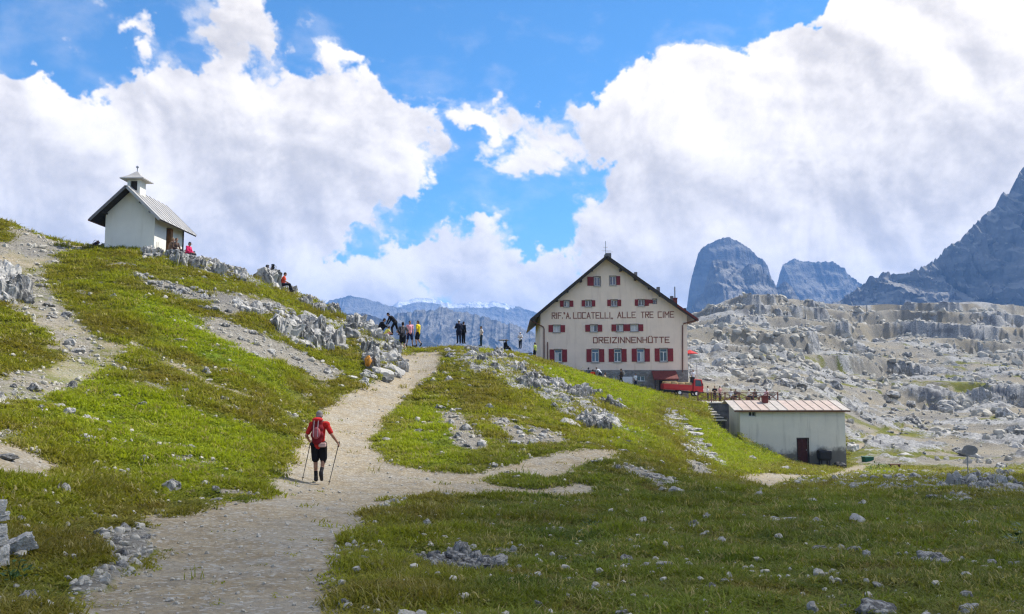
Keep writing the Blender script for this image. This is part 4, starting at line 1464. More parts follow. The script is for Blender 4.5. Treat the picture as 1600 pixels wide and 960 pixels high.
def facade(mb, poly, holes, y=0.0, depth=.28, axis='y', back=True):
    """wall face with real openings: polygon in (u, z), holes as (u0, u1, z0, z1); axis 'y' faces -Y, axis 'x' faces +X"""
    us = sorted({p[0] for p in poly} | {h[k] for h in holes for k in (0, 1)})
    zs = sorted({p[1] for p in poly} | {h[k] for h in holes for k in (2, 3)})
    P = (lambda u, d, z: (u, y + d, z)) if axis == 'y' else (lambda u, d, z: (y - d, u, z))
    for u0, u1 in zip(us, us[1:]):
        for z0, z1 in zip(zs, zs[1:]):
            cu, cz = (u0 + u1) / 2, (z0 + z1) / 2
            if any(h[0] < cu < h[1] and h[2] < cz < h[3] for h in holes): continue
            c = clip_poly(poly, (u0, u1, z0, z1))
            if c:
                mb.add([P(u, 0, z) for u, z in c], [tuple(range(len(c)))])
    for u0, u1, z0, z1 in holes:
        q = [(u0, z0), (u1, z0), (u1, z1), (u0, z1)]
        for (a, b), (c, d) in zip(q, q[1:] + q[:1]):
            mb.add([P(a, 0, b), P(c, 0, d), P(c, depth, d), P(a, depth, b)], [(0, 1, 2, 3)])
        if back:
            mb.add([P(u, depth, z) for u, z in q], [(0, 1, 2, 3)])
    return mb


def plaster_material(name, col, grime, amt=.5, low=None):
    m, n, b = mat_new(name)
    co = n.n('ShaderNodeTexCoord').outputs['Object']
    a = n.noise(co, .7, 6, .6)
    s = n.noise(n.v('MULTIPLY', co, (2.2, 2.2, .22)), 1.0, 6, .65)
    c = n.mix(n.ramp(a, .35, .65), tuple(v * .93 for v in col), col)
    c = n.mix(n.ramp(s, .50, .74, 0, amt), c, grime)
    if low is not None:                                      # splashed, mouldy foot of the wall
        z = n.n('ShaderNodeSeparateXYZ', i={0: co}).outputs[2]
        f = n.ramp(n.m('ADD', z, n.m('MULTIPLY', n.m('SUBTRACT', n.noise(co, .55, 6, .7), .5), low[1])), low[0], low[0] - .9)
        c = n.mix(n.m('MULTIPLY', f, low[2]), c, low[3])
    n.set(b.inputs['Base Color'], c)
    b.inputs['Roughness'].default_value = .93
    b.inputs['Specular IOR Level'].default_value = .1
    bp = n.n('ShaderNodeBump', i={'Height': n.noise(co, 18, 4, .6), 'Strength': .35, 'Distance': .02})
    n.set(b.inputs['Normal'], bp.outputs[0])
    return m


def masonry_material():
    m, n, b = mat_new('rubble_masonry')
    co = n.n('ShaderNodeTexCoord').outputs['Object']
    w = n.v('ADD', n.v('MULTIPLY', co, (1, 1, 1.7)), n.v('SCALE', n.noise(co, 3, 2, .5, color=True), .12))
    cell = n.n('ShaderNodeSeparateColor', i={0: n.voro(w, 2.6, out='Color')}).outputs[0]
    e = n.voro(w, 2.6, feature='DISTANCE_TO_EDGE')
    c = n.mix(cell, (.17, .165, .155), (.34, .325, .30))
    c = n.mix(n.ramp(e, .02, .09, 1, 0), c, (.26, .25, .235))
    n.set(b.inputs['Base Color'], c)
    bp = n.n('ShaderNodeBump', i={'Height': n.ramp(e, 0, .12), 'Strength': .7, 'Distance': .05})
    n.set(b.inputs['Normal'], bp.outputs[0])
    return m


M = {
    'plaster': plaster_material('cream_plaster', (.90, .735, .60), (.66, .51, .41), .6),
    'chapel': plaster_material('white_limewash', (.80, .78, .70), (.60, .58, .50), .35),
    'shed': plaster_material('grey_white_limewash', (.76, .73, .62), (.46, .44, .37), .55, (1.5, 3.4, .85, (.06, .06, .055))),
    'masonry': masonry_material(),
    'slate': mat_plain('grey_roof_metal', (.16, .15, .15), .6, .2, 3),
    'zinc': mat_plain('weathered_zinc_sheet', (.42, .405, .385), .5, .14, 1.2, .08, .3, dirt=(.30, .27, .24), dirt_amt=.5, dirt_scale=1.2),
    'pinkroof': mat_plain('faded_pink_sheet', (.44, .345, .29), .6, .10, 2, dirt=(.45, .36, .31), dirt_amt=.5),
    'paleroof': mat_plain('faded_grey_sheet', (.43, .385, .34), .6, .10, 2, dirt=(.42, .37, .33), dirt_amt=.5),
    'darkwood': mat_plain('dark_weathered_wood', (.045, .036, .030), .85, .3, 8),
    'brownwood': mat_plain('brown_wood', (.16, .075, .040), .8, .25, 6),
    'rail': mat_plain('reddish_rail_wood', (.24, .11, .075), .8, .25, 6),
    'redpaint': mat_plain('red_shutter_paint', (.235, .025, .030), .6, .18, 5, dirt=(.14, .03, .03), dirt_amt=.4),
    'reddark': mat_plain('dark_red_paint', (.16, .035, .028), .65, .2, 5),
    'surround': mat_plain('dark_window_surround', (.15, .12, .115), .8, .15, 6),
    'white': mat_plain('white_paint', (.78, .77, .75), .5, .06, 6),
    'glass': mat_plain('window_glass', (.030, .036, .048), .06, .2, 2, spec=.9),
    'blueglass': mat_plain('blue_window_glass', (.06, .085, .16), .06, .2, 2, spec=.9),
    'curtain': mat_plain('white_curtain', (.62, .62, .62), .9, .12, 12),
    'letter': mat_plain('brown_lettering_paint', (.25, .088, .060), .8, .3, 5, dirt=(.30, .20, .15), dirt_amt=.5, dirt_scale=3),
    'copper': mat_plain('brown_pipe_metal', (.17, .075, .055), .5, .2, 5, .3),
    'steel': mat_plain('grey_steel', (.34, .34, .35), .4, .12, 5, .7),
    'black': mat_plain('black_plastic', (.020, .020, .022), .5, .2, 5),
    'concrete': mat_plain('pale_concrete', (.58, .55, .50), .9, .12, 3, dirt=(.25, .23, .2)),
    'truckred': mat_plain('red_truck_paint', (.50, .020, .016), .35, .10, 3, spec=.5, dirt=(.25, .06, .04), dirt_amt=.5),
    'shadestone': mat_plain('shade_stone', (.07, .07, .072), .9, .35, 2),
    'tyre': mat_plain('tyre_rubber', (.025, .025, .026), .85, .2, 6),
    'hay': mat_plain('tan_cargo', (.46, .33, .16), .9, .25, 6),
    'green': mat_plain('dark_green_plastic', (.015, .10, .055), .5, .15, 5),
    'signgrey': mat_plain('grey_sign_back', (.24, .23, .22), .6, .2, 5),
    'tarp': mat_plain('black_tarpaulin', (.030, .031, .034), .7, .3, 4, bump=.6),
    'tent': mat_plain('blue_grey_canvas', (.16, .20, .30), .8, .12, 4),
    'redcloth': mat_plain('red_canvas', (.50, .03, .03), .8, .12, 4),
}


def window(parent, u0, u1, z0, z1, y, glass, split=True, transom=None, frame=.07, recess=.19, axis='y', surround=True, curtain=False, bars=True):
    """white window: frame with mullion, panes as its sub-parts"""
    f = MB()
    t = frame
    ya, yb = y + recess - .03, y + recess + .03

    def box(a, b, c, d, e=0.0):
        if axis == 'y': f.box(a, b, ya - e, yb, c, d)
        else: f.box(y - recess - .03, y - recess + .03 + e, a, b, c, d)
    box(u0, u0 + t, z0, z1); box(u1 - t, u1, z0, z1)
    box(u0 + t, u1 - t, z0, z0 + t, .004); box(u0 + t, u1 - t, z1 - t, z1, .004)
    cu = (u0 + u1) / 2
    zt = z1 - (z1 - z0) * transom if transom else z1 - t
    if split: box(cu - t * .55, cu + t * .55, z0 + t, zt, .006)
    if transom: box(u0 + t, u1 - t, zt - t * .4, zt + t * .4, .010)
    w = f.build('window', M['white'], parent)
    cols = ([(u0 + t, cu - t * .55), (cu + t * .55, u1 - t)] if split else [(u0 + t, u1 - t)])
    rows = [(z0 + t, zt - (t * .4 if transom else 0))]
    pan = [(a, b, *rows[0]) for a, b in cols]
    if transom: pan.append((u0 + t, u1 - t, zt + t * .4, z1 - t))
    for k, (a, b, c, d) in enumerate(pan):
        p = MB()
        if axis == 'y': p.box(a, b, y + recess + .005, y + recess + .025, c, d)
        else: p.box(y - recess - .025, y - recess - .005, a, b, c, d)
        p.build('pane', M['curtain'] if (curtain and k == curtain - 1) or curtain == 9 else M[glass], w)
    if bars and z1 - z0 > .9 and not transom:
        pass
    if surround:
        s = MB(); q = .06
        if axis == 'y':
            for a, b, c, d in ((u0 - q, u0, z0 - q, z1 + q), (u1, u1 + q, z0 - q, z1 + q), (u0, u1, z1, z1 + q), (u0 - .02, u1 + .02, z0 - q, z0)):
                s.box(a, b, y - .018, y + .06, c, d)
        s.build('surround', M['surround'], w)
        if axis == 'y' and split:
            MB().box(u0 - .09, u1 + .09, y - .10, y - .019, z0 - q - .055, z0 - q - .004).build('sill', M['concrete'], w)
    return w


def shutter(parent, u0, u1, z0, z1, y):
    s = MB()
    s.box(u0, u1, y - .050, y - .012, z0, z1)
    for a, b, c, d in ((u0, u0 + .05, z0, z1), (u1 - .05, u1, z0, z1), (u0 + .05, u1 - .05, z1 - .06, z1), (u0 + .05, u1 - .05, z0, z0 + .06), (u0 + .05, u1 - .05, (z0 + z1) / 2 - .03, (z0 + z1) / 2 + .03)):
        s.box(a, b, y - .064, y - .050, c, d)
    return s.build('shutter', M['redpaint'], parent)


FONT = {
    'R': [[(0, 0), (0, 1), (1, 1), (1, .52), (0, .52)], [(.4, .52), (1, 0)]], 'I': [[(.5, 0), (.5, 1)]], 'F': [[(0, 0), (0, 1), (1, 1)], [(0, .5), (.8, .5)]],
    'A': [[(0, 0), (.5, 1), (1, 0)], [(.2, .36), (.8, .36)]], 'L': [[(0, 1), (0, 0), (1, 0)]], 'O': [[(0, 0), (0, 1), (1, 1), (1, 0), (0, 0)]],
    'C': [[(1, 1), (0, 1), (0, 0), (1, 0)]], 'T': [[(0, 1), (1, 1)], [(.5, 1), (.5, 0)]], 'E': [[(1, 1), (0, 1), (0, 0), (1, 0)], [(0, .5), (.8, .5)]],
    'M': [[(0, 0), (0, 1), (.5, .42), (1, 1), (1, 0)]], 'D': [[(0, 0), (0, 1), (.82, 1), (1, .86), (1, .14), (.82, 0), (0, 0)]], 'Z': [[(0, 1), (1, 1), (0, 0), (1, 0)]],
    'N': [[(0, 0), (0, 1), (1, 0), (1, 1)]], 'H': [[(0, 0), (0, 1)], [(1, 0), (1, 1)], [(0, .5), (1, .5)]], 'Ü': [[(0, 1), (0, 0), (1, 0), (1, 1)], [(.22, 1.16), (.30, 1.16)], [(.70, 1.16), (.78, 1.16)]],
    '.': [[(0, .0), (.0, .1)]], '"': [[(.2, .82), (.0, 1.05)], [(.8, .82), (.6, 1.05)]], '„': [[(.2, .02), (.0, -.12)], [(.8, .02), (.6, -.12)]],
}
WIDE = {'I': .18, '.': .12, '"': .42, '„': .42, 'M': 1.15}


def lettering(parent, text, u0, u1, z0, z1, h, y, sw=.095):
    """painted words made of straight strokes; the line climbs from z0 at u0 to z1 at u1"""
    gap = .42
    tot = sum(WIDE.get(c, 1.0 if c != ' ' else .5) for c in text) + gap * (len(text) - 1)
    k = (u1 - u0) / tot
    b = MB()
    x = 0.0
    for c in text:
        w = WIDE.get(c, 1.0 if c != ' ' else .5)
        for st in FONT.get(c, []):
            for i, ((ax, az), (bx, bz)) in enumerate(zip(st, st[1:])):
                if c == 'I': ax = bx = .5
                pa = (u0 + (x + ax * w) * k, az * h); pb = (u0 + (x + bx * w) * k, bz * h)
                fa = z0 + (z1 - z0) * (pa[0] - u0) / (u1 - u0 + 1e-9); fb = z0 + (z1 - z0) * (pb[0] - u0) / (u1 - u0 + 1e-9)
                d = Vector((pb[0] - pa[0], 0, pb[1] - pa[1]))
                e = d.normalized() * sw * .5 if d.length > 0 else Vector()
                off = .006 + .0012 * ((i + len(b.v)) % 5)
                b.bar((pa[0] - e.x, y - off, pa[1] + fa - e.z), (pb[0] + e.x, y - off, pb[1] + fb + e.z), .018, sw, up=(0, 1, 0)) if False else \
                    b.add(*stroke(pa[0] - e.x, pa[1] + fa - e.z, pb[0] + e.x, pb[1] + fb + e.z, sw, y - off - .008, y - .001))
        x += w + gap
    return b.build('lettering', M['letter'], parent)


def stroke(x0, z0, x1, z1, w, y0, y1):
    dx, dz = x1 - x0, z1 - z0
    l = math.hypot(dx, dz) or 1
    nx, nz = -dz / l * w / 2, dx / l * w / 2
    q = [(x0 + nx, z0 + nz), (x1 + nx, z1 + nz), (x1 - nx, z1 - nz), (x0 - nx, z0 - nz)]
    return [(x, y, z) for y in (y0, y1) for x, z in q], [(0, 1, 2, 3), (7, 6, 5, 4), (0, 4, 5, 1), (1, 5, 6, 2), (2, 6, 7, 3), (3, 7, 4, 0)]


def refuge():
    O = W(844.8, 604, 90.0)
    root = empty('mountain_refuge', O, label='large cream mountain refuge with red shutters and lettering on its gable', cat='building')

    def L(px, py, dy=0.0):
        w = W(px, py, 90.0 + dy)
        return w.x - O.x, w.z - O.z
    uR = L(1073.4, 500)[0]
    zE = L(900, 491)[1]
    uA, zA = L(946.6, 405)
    base_top = L(960, 578.5)[1]
    LEN = 19.0
    rows = []   # px rectangles of the windows
    zz = lambda x, y: (800 + x / 3.84, 370 + y / 3.84)

    def rect(x0, x1, y0, y1):
        a, b = L(*zz(x0, y1)), L(*zz(x1, y0))
        return a[0], b[0], a[1], b[1]
    wins = [  # window rectangle in the 3.84x detail, shutters [(x0, x1)], glass, curtain pane
        ((492, 530, 241, 295), [(452, 489)], 'blueglass', 0, .0), ((586, 624, 237, 290), [(627, 648)], 'blueglass', 0, .0),
        ((311, 344, 384, 421), [(288, 309), (346, 368)], 'glass', 2, 0), ((440, 477, 382, 419), [(418, 438), (479, 499)], 'glass', 0, 0),
        ((594, 631, 379, 417), [(572, 592), (633, 654)], 'glass', 0, 0), ((758, 795, 377, 415), [(737, 756), (797, 820)], 'glass', 0, 0), ((846, 867, 375, 401), [], 'glass', 0, 0),
        ((247, 290, 531, 573), [(219, 245), (292, 318)], 'glass', 9, 0), ((470, 513, 529, 570), [(440, 468), (515, 541)], 'glass', 1, 0),
        ((627, 667, 527, 568), [(597, 625)], 'glass', 2, 0), ((711, 757, 526, 567), [(669, 709), (759, 787)], 'glass', 9, 0),
        ((256, 300, 677, 752), [(226, 254), (302, 330)], 'glass', 1, .27), ((478, 522, 675, 752), [(447, 476), (524, 553)], 'blueglass', 0, .27),
        ((613, 656, 674, 751), [(581, 611), (658, 687)], 'glass', 0, .27), ((750, 795, 672, 750), [(719, 748), (797, 826)], 'blueglass', 2, .27),
        ((887, 933, 671, 749), [(857, 885), (935, 966)], 'glass', 0, .27),
    ]
    holes = [rect(*w[0]) for w in wins]
    gable = [(0, base_top), (uR, base_top), (uR, zE), (uA, zA), (0, zE)]
    f = facade(MB(), gable, holes)
    f.add([(0, 0, base_top), (0, LEN, base_top), (0, LEN, zE), (0, 0, zE)], [(0, 1, 2, 3)])
    f.add([(uR, 0, base_top), (uR, LEN, base_top), (uR, LEN, zE), (uR, 0, zE)], [(0, 3, 2, 1)])
    f.add([(u, LEN, z) for u, z in gable], [(4, 3, 2, 1, 0)])
    f.build('wall', M['plaster'], root)
    for (r, sh, gl, cu, tr), h in zip(wins, holes):
        window(root, *h, 0.0, gl, split=(r[1] - r[0] > 25), transom=tr or None, frame=.075 if tr else .06, curtain=cu)
        for a, b in sh:
            q = rect(a, b, r[2], r[3])
            shutter(root, *q, 0.0)
    q = rect(821, 845, 378, 401)
    shutter(root, *q, 0.0)
    q = lambda x, y: L(850 + x / 7.2727, 475 + y / 7.2727)
    for txt, xa, xb, ya, yb in (('RIF.', 92, 214, 168, 166), ('"A.', 226, 304, 168, 166), ('LOCATELLI', 334, 752, 165, 163), ('„', 762, 786, 163, 163), ('ALLE', 838, 1038, 160, 158),
                                ('TRE', 1104, 1240, 158, 156), ('CIME', 1297, 1474, 156, 152)):
        a, b = q(xa, ya), q(xb, yb)
        lettering(root, txt, a[0], b[0], a[1], b[1], q(0, 100)[1] - q(0, 164)[1], 0.0)
    a, b = q(562, 444), q(1422, 440)
    lettering(root, 'DREIZINNENHÜTTE', a[0], b[0], a[1], b[1], q(0, 382)[1] - q(0, 443)[1], 0.0, .105)
    # masonry foot of the wall, set a little proud
    bh = [rect(606, 629, 836, 868), rect(746, 798, 834, 868)]
    fb = facade(MB(), [(0, -5), (uR, -5), (uR, base_top), (0, base_top)], bh, y=-.045)
    fb.add([(0, -.045, -5), (0, LEN, -5), (0, LEN, base_top), (0, -.045, base_top)], [(0, 1, 2, 3)])
    fb.add([(uR, -.045, -5), (uR, LEN, -5), (uR, LEN, base_top), (uR, -.045, base_top)], [(0, 3, 2, 1)])
    fb.add([(0, -.045, base_top), (uR, -.045, base_top), (uR, .0, base_top), (0, .0, base_top)], [(0, 1, 2, 3)])
    fb.build('stone_base', M['masonry'], root)
    for h in bh:
        window(root, *h, -.045, 'glass', frame=.085, surround=False)
    a, b = L(970, 605), L(988, 589)
    MB().box(a[0], b[0], -.10, -.05, a[1], b[1]).build('hatch', M['white'], root, .01)
    # roof
    FR, BK = -.95, LEN + .8
    ap = L(948.4, 399.0, FR); le = L(829.4, 498.5, FR); re = L(1089.8, 497.8, FR)
    ap = (uA, ap[1])
    th = .24
    for nm, e in (('roof_slope', le), ('roof_slope', re)):
        MB().prism([(ap[0], ap[1]), (e[0], e[1]), (e[0], e[1] - th), (ap[0], ap[1] - th)], FR + .06, BK).build(nm, M['slate'], root)
        s = Vector((ap[0], FR, ap[1])); t = Vector((e[0], FR, e[1]))
        n = MB()
        n.add(*stroke(s.x, s.z - .17, t.x, t.z - .17, .34, FR - .02, FR + .055))
        n.build('bargeboard', M['darkwood'], root)
    # red-painted lower end of the right verge
    d = Vector((re[0] - ap[0], re[1] - ap[1]))
    p0, p1 = Vector(ap) + d * .78, Vector(ap) + d * 1.0
    MB().add(*stroke(p0.x, p0.y - .10, p1.x, p1.y - .10, .20, FR - .05, FR - .022)).build('verge_trim', M['reddark'], root)
    for px, py in ((924, 423), (907, 440), (886, 456), (870, 470), (969, 423), (992, 437), (1014, 451), (1031, 462), (1049, 473), (1068, 485)):
        u, z = L(px, py)
        MB().box(u - .11, u + .11, FR + .1, .02, z - .14, z + .16).build('purlin_end', M['darkwood'], root)
    for px, py in ((992, 429), (1027, 452), (1048, 466)):
        u, z = L(px, py, 3)
        MB().box(u - .16, u + .16, 2.2, 2.7, z - .5, z + .16).build('roof_vent', M['slate'], root)
    u, z = L(950, 398)
    MB().box(u - .32, u + .32, -.4, 1.2, z - .5, z + .12).build('ridge_cap', M['slate'], root, .03)
    ant = MB()
    a = L(946.8, 399); b = L(946.8, 376)
    ant.tube([(a[0], .4, a[1] - .3), (b[0], .4, b[1])], .035, 6)
    for dz, l0, l1 in ((.55, -.35, .55), (.95, -.2, .25), (.42, .1, .85)):
        ant.tube([(a[0] + l0, .4, a[1] + dz), (a[0] + l1, .4, a[1] + dz)], .018, 5)
        for k in range(4):
            xx = a[0] + l0 + (l1 - l0) * k / 3
            ant.tube([(xx, .2, a[1] + dz + .01), (xx, .6, a[1] + dz + .01)], .012, 4)
    ant.build('antenna', M['steel'], root)
    u0, z0 = L(1056.5, 477); u1, z1 = L(1061.5, 464)
    MB().box(u0, u1, 1.2, 1.7, z0 - 1, z1).box(u0 - .04, u1 + .04, 1.16, 1.74, z1 - .08, z1 + .02).build('chimney', M['reddark'], root)
    a, b = L(1058.6, 464), L(1058.6, 446)
    MB().tube([(a[0], 1.45, a[1] - .1), (a[0], 1.45, b[1])], .075, 8).build('flue_pipe', M['steel'], root)
    # gutters and downpipes
    for pts, e in (([(830, 500), (833, 503.5), (848.5, 511), (850, 514), (850, 582)], le), ([(1089.5, 499), (1086, 501.5), (1068, 506), (1066.3, 509), (1066.3, 582)], re)):
        mb = MB()
        loc = [L(*p) for p in pts]
        ys = [FR + .3, FR + .35, -.06, -.09, -.09]
        mb.tube([(p[0], yy, p[1]) for p, yy in zip(loc, ys)], .065, 8)
        mb.build('downpipe', M['copper'], root)
        MB().tube([(e[0] + (-.06 if e is le else .06), FR, e[1] - .2), (e[0] + (-.06 if e is le else .06), BK, e[1] - .2)], .085, 8).build('gutter', M['copper'], root)
    a, b = L(855.6, 560), L(855.6, 535)
    MB().tube([(a[0], -.2, a[1] - .6), (a[0], -.2, b[1])], .06, 8).build('vent_pipe', M['copper'], root)
    # porch over the entrance
    a, b = L(1018, 592), L(1056, 579.5)
    pr = empty('porch', (0, 0, 0)); pr.parent = root
    MB().add([(a[0], -1.5, a[1]), (b[0], -1.5, a[1]), (b[0], -.05, b[1]), (a[0], -.05, b[1]), (a[0], -1.5, a[1] - .12), (b[0], -1.5, a[1] - .12), (b[0], -.05, b[1] - .12), (a[0], -.05, b[1] - .12)],
             [(0, 1, 2, 3), (7, 6, 5, 4), (0, 4, 5, 1), (1, 5, 6, 2), (2, 6, 7, 3), (3, 7, 4, 0)]).build('porch_roof', M['reddark'], pr)
    for u in (a[0] + .15, b[0] - .15):
        MB().box(u - .05, u + .05, -1.42, -1.32, -3, a[1] - .12).build('porch_post', M['darkwood'], pr)
    c = L(1030, 616)[0], L(1039, 616)[0]
    MB().box(c[0], c[1], -.13, -.05, -1.2, a[1] - .2).build('entrance_shade', M['darkwood'], root)  # dark panel paints the unlit entrance opening under the porch


refuge()


def chapel():
    Yf = 50.0
    O = W(201.6, 390, Yf)
    root = empty('chapel', O, label='small white chapel with metal roof and bell turret on the hilltop', cat='chapel')
    hw = (W(240.3, 380, Yf).x - W(163, 380, Yf).x) / 2
    D2 = 4.4
    zt = lambda px, py, Y: W(px, py, Y).z - O.z
    FR, BK = -.72, 5.05
    zr = zt(189.5, 289.5, Yf + FR)
    ez = zt(249.7, 341.4, Yf + FR)
    he = W(249.7, 341.4, Yf + FR).x - O.x
    sl = (zr - ez) / he
    zE = zr - sl * hw - .16
    door = (1.72, 2.72, -1.0, zt(264.5, 354.7, Yf + 2.0))
    g = [(-hw, -2), (hw, -2), (hw, zE), (0, zr - .16), (-hw, zE)]
    f = MB()
    f.add([(u, 0, z) for u, z in g], [(0, 1, 2, 3, 4)])
    f.add([(u, D2, z) for u, z in g], [(4, 3, 2, 1, 0)])
    f.add([(-hw, 0, -2), (-hw, D2, -2), (-hw, D2, zE), (-hw, 0, zE)], [(0, 1, 2, 3)])
    facade(f, [(0, -2), (D2, -2), (D2, zE), (0, zE)], [door], y=hw, depth=.35, axis='x', back=True)
    f.build('wall', M['chapel'], root)
    # doorway: dark sheet paints the unlit opening, timber jamb on its far side
    MB().box(hw - .32, hw - .26, door[0] + .01, door[1] - .01, door[2], door[3] - .02).build('door', M['darkwood'], root)
    MB().box(hw - .25, hw + .03, door[1] - .34, door[1] - .05, door[2], door[3] - .06).build('door_jamb', mat_plain('orange_wood', (.33, .16, .06), .8, .25, 6), root)
    MB().box(hw + .002, hw + .012, .55, .62, -.6, .55).box(hw + .002, hw + .012, .35, .40, -.6, .55).build('wall_mark', M['concrete'], root)
    # roof: boarded slab and standing-seam sheets
    th = .10
    for s in (-1, 1):
        MB().prism([(0, zr - .02), (s * he, ez - .02), (s * he, ez - .02 - th), (0, zr - .02 - th)], FR, BK).build('roof_board', M['darkwood'], root)
        n = 9
        for k in range(n):
            y0, y1 = FR - .02 + (BK - FR + .04) * k / n, FR - .02 + (BK - FR + .04) * (k + 1) / n
            b = MB().prism([(s * .01, zr + .012), (s * (he + .04), ez - .02), (s * (he + .04), ez - .045), (s * .01, zr - .012)], y0 + .004, y1 - .004)
            b.prism([(s * .01, zr + .06), (s * (he + .04), ez + .03), (s * (he + .04), ez - .02), (s * .01, zr + .01)], y1 - .022, y1 - .004)
            b.build('roof_sheet', M['zinc'], root)
        for w_, t_ in ((FR - .05, FR - .022),):
            MB().add(*stroke(0, zr - .06, s * he, ez - .08, .17, w_, t_)).build('bargeboard', M['zinc'] if s > 0 else M['slate'], root)
    MB().tube([(-he - .06, FR, ez - .10), (-he - .06, BK, ez - .10)], .07, 8).build('gutter', M['copper'], root)
    for u in (-hw + .05, hw * .55, hw - .08):
        z = zr - .16 - sl * abs(u)
        MB().box(u - .07, u + .07, FR + .12, -.005, z - .10, z + .02).build('beam_end', M['darkwood'], root)
    MB().tube([(hw + .04, D2 - .08, -1), (hw + .04, D2 - .08, zE - .1)], .045, 8).build('downpipe', M['darkwood'], root)
    # bell turret
    t = empty('bell_turret', (0, 0, 0)); t.parent = root
    yc = .65; b_ = .40
    zb0, zb1 = zr - .35, zt(210, 282, Yf + yc)
    op = (-.22, .22, zr - .1, zb1 - .12)
    tb = facade(MB(), [(-b_, zb0), (b_, zb0), (b_, zb1), (-b_, zb1)], [op], y=yc - b_, depth=.25)
    for s in (-1, 1):
        tb.add([(s * b_, yc - b_, zb0), (s * b_, yc + b_, zb0), (s * b_, yc + b_, zb1), (s * b_, yc - b_, zb1)], [(0, 1, 2, 3)])
    tb.add([(-b_, yc + b_, zb0), (b_, yc + b_, zb0), (b_, yc + b_, zb1), (-b_, yc + b_, zb1)], [(0, 1, 2, 3)])
    tb.build('turret_wall', M['chapel'], t)
    MB().box(-.215, .215, yc - b_ + .12, yc - b_ + .2, op[2], op[3]).build('louvre_board', M['darkwood'], t)
    ro = .74
    zt1 = zt(213.7, 268.5, Yf + yc)
    mid = zb1 + (zt1 - zb1) * .38
    rf = MB()
    lv = [(ro, zb1 - .06), (ro, zb1), (ro * .55, mid), (.05, zt1)]
    vs = [(x * r0, yc + y * r0, z) for r0, z in lv for x, y in ((-1, -1), (1, -1), (1, 1), (-1, 1))]
    fs = [(0, 3, 2, 1)] + [(j * 4 + i, j * 4 + (i + 1) % 4, (j + 1) * 4 + (i + 1) % 4, (j + 1) * 4 + i) for j in range(3) for i in range(4)] + [(12, 13, 14, 15)]
    rf.add(vs, fs).build('turret_roof', M['zinc'], t)
    zt2 = zt(213.7, 259.5, Yf + yc)
    fi = MB().tube([(0, yc, zt1 - .1), (0, yc, zt2)], .028, 6)
    fi.tube([(0, yc, zt2 - .16), (0, yc, zt2 - .11), (0, yc, zt2 - .05), (0, yc, zt2)], [.03, .085, .085, .03], 8)
    fi.build('finial', M['steel'], t)


chapel()


